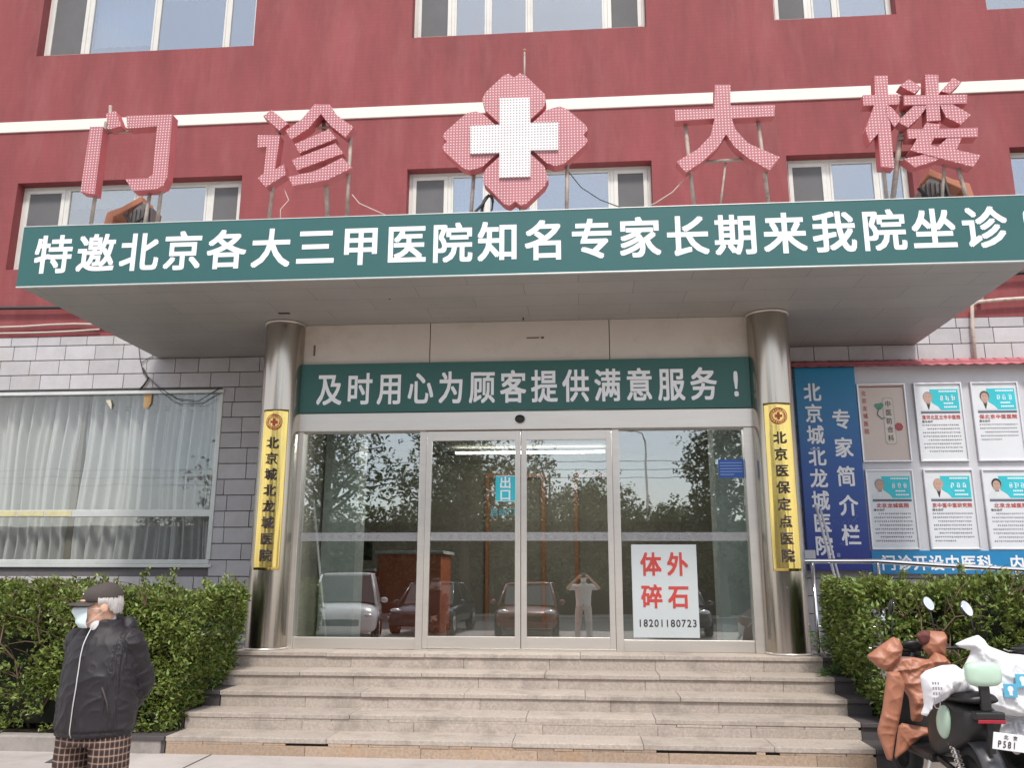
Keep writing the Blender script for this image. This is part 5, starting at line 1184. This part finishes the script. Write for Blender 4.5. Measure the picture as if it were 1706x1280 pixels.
    for s in (-1, 1):
        obj('brake_lever', MB().tube([(s*.20,.89,1.04),(s*.27,.91,1.03),(s*.36,.86,1.05)], .006, 6), K['steel_frame'], rt, smooth=True, **k)
        obj('brake_cable', MB().tube([(s*.20,.89,1.04),(s*.15,1.02,1.06),(s*.06,1.06,.95),(s*.03,1.02,.75)], .004, 5), K['black'], rt, smooth=True, **k)
    return rt
def mirror(rt, base, c, tilt, r=(.052,.012,.072)):
    M_ = base_matrix(rt); inv = M_.inverted()
    R2 = Matrix.Rotation(tilt[2],3,'Z') @ Matrix.Rotation(tilt[0],3,'X') @ Matrix.Rotation(tilt[1],3,'Y')
    mo = obj('mirror', MB().tube([base, (Vector(base)+Vector(c))/2+Vector((0,0,.03)), Vector(c)+R2 @ Vector((0,.012,-.03))], .006, 6).ell(Vector(c)+R2 @ Vector((0,.014,0)), (r[0]*1.12,.018,r[2]*1.1), R2), K['black'], rt, smooth=True)
    obj('mirror_glass', MB().ell(Vector(c)+R2 @ Vector((0,-.004,0)), (r[0],.002,r[2]), R2), MIR, mo, smooth=True)
MIR = mat('mirror glass', (.9,.9,.92), .02, 1, var=.0)
s1 = scooter('mint electric scooter with brown leather handlebar cover parked before the right hedge', (2.74, 6.62, 0), R_(3), K['mint'], K['black'])
mirror(s1, (2.86,7.42,1.12), (2.845,7.46,1.405), (R_(-26),R_(0),R_(20)), (.046,.012,.058))
mirror(s1, (2.50,7.38,1.13), (2.55,7.45,1.375), (R_(10),R_(0),R_(78)), (.045,.012,.06))
# licence plate
Ms = base_matrix(s1)
lp = obj('licence_plate', MB().box(-.112,.112,-.275,-.268,.535,.645), K['white'], s1, world=False, bevel=.003); lp.rotation_euler = (R_(8), R_(7), 0)
tx = MB(); line_h(tx, 'P581', -.085, .032, .575, .045, .062, -.2765, .014); line_h(tx, '北京', -.06, .06, .622, .03, .03, -.2765, .01); obj('plate_lettering', tx, K['ink'], lp, world=False, fix=False)
# outlines of the soft covers, in metres (x, z)
COV_TORSO = [(2.423, 0.878), (2.49, 0.948), (2.547, 0.981), (2.625, 0.992), (2.753, 0.972), (2.813, 1.032), (2.885, 1.0), (2.932, 0.937), (2.83, 0.882), (2.732, 0.775), (2.718, 0.638), (2.651, 0.501), (2.576, 0.505), (2.577, 0.678), (2.517, 0.783)]
COV_FLAP = [(2.397, 0.886), (2.371, 0.78), (2.332, 0.592), (2.28, 0.436), (2.336, 0.233), (2.372, 0.224), (2.408, 0.387), (2.479, 0.625), (2.522, 0.793), (2.488, 0.887)]
COV_SKIRT = [(2.438, 0.205), (2.502, 0.483), (2.737, 0.445), (2.797, 0.404), (2.665, 0.381), (2.536, 0.274)]
COV_MUFFL = [(2.26, 0.998), (2.376, 1.08), (2.486, 1.151), (2.532, 1.119), (2.551, 1.066), (2.53, 0.99), (2.472, 0.947), (2.412, 0.877), (2.329, 0.924)]
COV_MUFFR = [(2.764, 1.196), (2.92, 1.186), (2.943, 1.148), (2.914, 0.996), (2.795, 0.984), (2.742, 1.049), (2.755, 1.125)]
COV_LINING = [(2.687, 1.157), (2.752, 1.201), (2.806, 1.191), (2.795, 1.092), (2.729, 1.081)]
COV_BAG = [(2.408, 0.922), (2.45, 0.96), (2.57, 1.0), (2.657, 1.005), (2.701, 0.973), (2.743, 0.964), (2.748, 0.879), (2.809, 0.832), (2.804, 0.786), (2.72, 0.803), (2.615, 0.802), (2.564, 0.764), (2.474, 0.725), (2.427, 0.65), (2.386, 0.663), (2.416, 0.724), (2.415, 0.808)]
COV_WHITE = [(2.926, 1.103), (3.01, 1.141), (3.108, 1.174), (3.152, 1.137), (3.178, 1.09), (3.323, 1.034), (3.402, 1.029), (3.549, 1.01), (3.655, 0.949), (3.677, 0.805), (3.629, 0.601), (3.343, 0.566), (3.174, 0.584), (3.098, 0.634), (3.005, 0.735), (2.951, 0.899), (3.047, 1.052), (2.96, 1.077)]
COV_SILVER = [(3.115, 0.578), (3.384, 0.552), (3.659, 0.587), (3.572, 0.402), (3.359, 0.358), (3.233, 0.34), (3.176, 0.385), (3.104, 0.394)]
COV_SLOT = [(2.999, 0.953), (3.091, 1.06), (3.098, 0.933), (3.006, 0.921)]
STICK = [(3.256, 0.77), (3.353, 0.843)]
BAGX, BAGZ = 2.433, 0.882

cv = obj('windproof_cover', pillow(COV_TORSO, 7.34, .045, seed=1, wr=.018, cell=.009), K['cover'], s1, smooth=True)
obj('cover_flap', pillow(COV_FLAP, 7.24, .022, seed=2, wr=.011, cell=.009, lean=lambda x, z: .10*abs(x-2.43+.12*(z-.8))), K['cover'], cv, smooth=True)
obj('cover_skirt', pillow(COV_SKIRT, 7.40, .022, seed=3, wr=.013, cell=.009), K['cover'], cv, smooth=True)
obj('hand_muff', pillow(COV_MUFFL, 7.30, .075, seed=4, wr=.011, cell=.009), K['cover'], cv, smooth=True)
obj('hand_muff', pillow(COV_MUFFR, 7.40, .075, seed=5, wr=.011, cell=.009), K['cover'], cv, smooth=True)
obj('muff_lining', pillow(COV_LINING, 7.38, .03, seed=6, wr=.012), mat('dark red lining', (.12,.035,.03), .8, var=.3, vscale=20), cv, smooth=True)
bag = thing('plastic_bag', 'white plastic carrier bag lying over the seat of the mint scooter', 'bag', (2.66, 6.55, .8))
obj('bag_body', pillow(COV_BAG, 6.60, .12, seed=9, wr=.024, cell=.009, soft=2), K['plasticw'], bag, smooth=True)
pr = MB()
for i in range(4):
    for j in range(3+i % 2): pr.box(BAGX+.018*j, BAGX+.018*j+.011, 6.462, 6.464, BAGZ-.035*i, BAGZ-.035*i+.02)
for q in range(20):
    a, b_ = 2*math.pi*q/20, 2*math.pi*(q+1)/20
    pr.add([(BAGX+.02+.018*math.cos(a),6.463,BAGZ-.125+.03*math.sin(a)),(BAGX+.02+.024*math.cos(a),6.463,BAGZ-.125+.036*math.sin(a)),(BAGX+.02+.024*math.cos(b_),6.463,BAGZ-.125+.036*math.sin(b_)),(BAGX+.02+.018*math.cos(b_),6.463,BAGZ-.125+.03*math.sin(b_))], [(0,1,2,3)])
obj('bag_print', pr, mat('grey bag print', (.25,.24,.27), .6), bag, fix=False)
s2 = scooter('electric scooter under a white padded windproof cover, rightmost at the frame edge', (4.02, 6.75, 0), R_(20), K['silver'], K['black'])
mirror(s2, (3.16,7.38,1.10), (3.12,7.40,1.37), (R_(-26),R_(0),R_(26)), (.05,.012,.066))
wc = obj('windproof_cover', pillow(COV_WHITE, 7.22, .06, seed=12, wr=.02, cell=.014), K['whitecover'], s2, smooth=True)
obj('cover_lining', pillow(COV_SILVER, 7.30, .04, seed=13, wr=.024, cell=.012), K['silver'], wc, smooth=True)
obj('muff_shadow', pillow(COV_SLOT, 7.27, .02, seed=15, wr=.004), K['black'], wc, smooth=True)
bs = MB()
for x, z in STICK: bs.box(x-.05, x+.05, 7.120, 7.124, z-.05, z+.05)
obj('blue_sticker', bs, mat('sky blue sticker', (.10,.42,.62), .5), wc, bevel=.008)
bs = MB()
for x, z in STICK: bs.disc((x,7.1185,z+.012), .022, 14).box(x-.012, x+.012, 7.1175, 7.119, z-.035, z-.005)
obj('sticker_mark', bs, K['white'], wc, fix=False)

# ================================================================== across the street, mirrored in the glass
def tree(x, y, h, cr_r, tz, seed, label, n=1500):
    g = random.Random(seed); rt = thing('tree', label, 'tree', (x, y, 0), group='trees across the street')
    tk = MB(); pts = [(x,y,-.1),(x+g.uniform(-.1,.1),y,h*.25),(x+g.uniform(-.25,.25),y,h*.5),(x+g.uniform(-.3,.3),y,h*.85)]; tk.tube(pts, [h*.026,h*.022,h*.015,h*.004], 10)
    cs, ds = [], []
    for b_ in range(26):
        z0 = g.uniform(tz, h*.8); a = g.uniform(0, 6.28); L_ = cr_r*g.uniform(.5,1.05)*(1-.5*(z0/h)**3); s = Vector((x, y, z0)); e = s+Vector((math.cos(a)*L_, math.sin(a)*L_, g.uniform(.2,.35)*h*.5)); e.z = min(e.z, h)
        mid = (s+e)/2+Vector((0,0,.15*L_)); tk.tube([s, mid, e], [h*.008,h*.005,h*.002], 6)
        for q in range(n//26):
            t = g.uniform(.25,1.05); p = s.lerp(mid, min(1,t*2)) if t < .5 else mid.lerp(e, (t-.5)*2); sp_ = cr_r*.22
            cs.append(tuple(p+Vector((g.gauss(0,sp_), g.gauss(0,sp_), g.gauss(0,sp_*.8))))); ds.append((g.gauss(0,1), g.gauss(0,1), g.gauss(.2,.6)))
    obj('trunk', tk, K['bark'], rt, smooth=True); obj('crown', leaf_mesh(cs, ds, .24, 4, .8, seed, .55), K['leaft'], rt, fix=False)
for a in ((-10.5,-14,10.5,3.2,2.0,31,'tall dense tree mirrored in the left glass panel'), (-5.0,-16.5,9.5,2.7,2.6,32,'leaning tree with bare trunk mirrored in the left sliding door'), (-1.9,-26,8.4,2.6,1.2,33,'broad tree mirrored in the middle of the doors'),
          (1.2,-27,7.0,2.3,1.0,34,'low round tree mirrored in the right sliding door'), (4.3,-27,5.6,2.0,.8,35,'small tree mirrored below the street lamp'), (5.8,-16,9.4,1.7,1.2,36,'narrow dark tree mirrored at the right end of the glass'), (-15,-16,9,3.0,2,37,'tree mirrored in the curtained window'), (-7.5,-25,9,3,1,38,'distant tree filling the left of the mirrored row')):
    tree(*a)
hg = thing('far_hedge', 'long dark roadside hedge mirrored low in the doors', 'hedge', (0,-18,0))
g = random.Random(3); cs = [(g.uniform(-22,16), -17.5+g.uniform(-.6,.4), g.uniform(.1,1)**.7*4.6) for k in range(7600)]; ds = [(g.gauss(0,1), g.gauss(.8,.5), g.gauss(.4,.5)) for c in cs]
obj('foliage', leaf_mesh(cs, ds, .22, 4, .8, 77, .55), K['leaft'], hg, fix=False); obj('shaded_core', MB().box(-38,16,-18.3,-17.7,0,4.0), mat('hedge core', (.012,.015,.01), 1), hg)
def car(x, y, ang, paint, label, suv=False):
    rt = thing('parked_car', label, 'car', (x, y, 0), ang, 'cars parked behind the camera'); k = dict(world=False)
    h = 1.68 if suv else 1.44; W2 = .88
    def ring(yy, zb, zt, w_, rr=.5): return [(w_*math.copysign(abs(math.cos(a))**rr, math.cos(a)), yy, (zb+zt)/2+(zt-zb)/2*math.copysign(abs(math.sin(a))**rr, math.sin(a))) for a in np.linspace(0, 2*math.pi, 28, endpoint=False)]
    hd_ = .95 if suv else .82
    obj('body', MB().loft([ring(-2.2,.35,.62,.70), ring(-2.1,.25,hd_-.12,.82), ring(-1.2,.22,hd_,W2), ring(-.4,.22,hd_+.06,W2), ring(1.2,.22,hd_+.08,W2), ring(2.0,.25,hd_,.84), ring(2.2,.35,.75,.72)]), paint, rt, smooth=True, **k)
    obj('cabin', MB().loft([[(s*w_, yy, zz) for s, w_, zz in ((-1,.80,hd_),(-1,.62,z1),(1,.62,z1),(1,.80,hd_))] for yy, z1 in ((-1.15,hd_+.03),(-.35,h-.03),(.9,h-.02),(1.85,hd_+.05))]), K['carglass'], rt, **k)
    obj('roof', MB().loft([ring(-.42,h-.09,h-.02,.58), ring(-.1,h-.07,h,.63), ring(.8,h-.07,h+.005,.63), ring(1.15,h-.12,h-.05,.58)]), paint, rt, smooth=True, **k)
    pl = MB()
    for s in (-1, 1): pl.tube([(s*.80,-1.18,hd_),(s*.63,-.38,h-.05)], .035, 6).tube([(s*.81,.25,hd_),(s*.64,.25,h-.05)], .03, 6).tube([(s*.80,1.8,hd_),(s*.63,1.0,h-.05)], .045, 6)
    obj('pillars', pl, paint, rt, smooth=True, **k)
    for s in (-1, 1):
        for yy in (-1.4, 1.35):
            wo = obj('wheel', MB().lathe([(.18,-.1),(.31,-.1),(.33,-.06),(.33,.06),(.31,.1),(.18,.1)], (s*.80,yy,.33), 28, 'x'), K['rubber'], rt, smooth=True, **k)
            obj('rim', MB().lathe([(.02,-.11),(.19,-.105),(.19,.105),(.02,.11)], (s*.80,yy,.33), 20, 'x'), K['steel_frame'], wo, smooth=True, **k)
        obj('headlamp', MB().ell((s*.62,-2.08,.68), (.16,.10,.07)), K['chrome'], rt, smooth=True, **k)
        obj('wing_mirror', MB().ell((s*.98,-.75,hd_+.08), (.10,.06,.07)), paint, rt, smooth=True, **k)
    obj('grille', MB().box(-.42,.42,-2.225,-2.15,.45,.60), K['black'], rt, bevel=.02, **k)
    return rt
car(-6.2,-1.9,R_(168),K['carwhite'],'white car mirrored in the left glass panel',True)
car(-1.6,-5.0,R_(178),K['carred'],'red brown car mirrored in the sliding doors')
car(-4.4,-5.2,R_(184),K['cardark'],'dark car mirrored in front of the reception desk')
car(2.6,-5.2,R_(180),K['cardark'],'dark car mirrored beside the white standing board')
lpst = thing('street_lamp', 'tall street lamp mirrored in the right glass panel', 'street lamp', (3.2,-21.5,0))
obj('pole', MB().tube([(3.2,-21.5,-.1),(3.2,-21.5,8.2)], [.10,.05], 10), K['steel_frame'], lpst, smooth=True)
obj('arm', MB().tube([(3.2,-21.5,8.2),(3.1,-21.5,8.6),(2.7,-21.5,8.75)], .035, 8), K['steel_frame'], lpst, smooth=True); obj('lamp_head', MB().ell((2.55,-21.5,8.74), (.3,.1,.06)), K['trim'], lpst, smooth=True)
for i, z in enumerate((6.2,6.6,7.0)):
    tag(obj('overhead_wire', MB().tube([(-40+8*q, -22, z+.25+.02*(q-6)**2*.3) for q in range(12)], .014, 5), K['cable']), ('lowest','middle','highest')[i]+' of three overhead wires mirrored in the glass', 'wire')
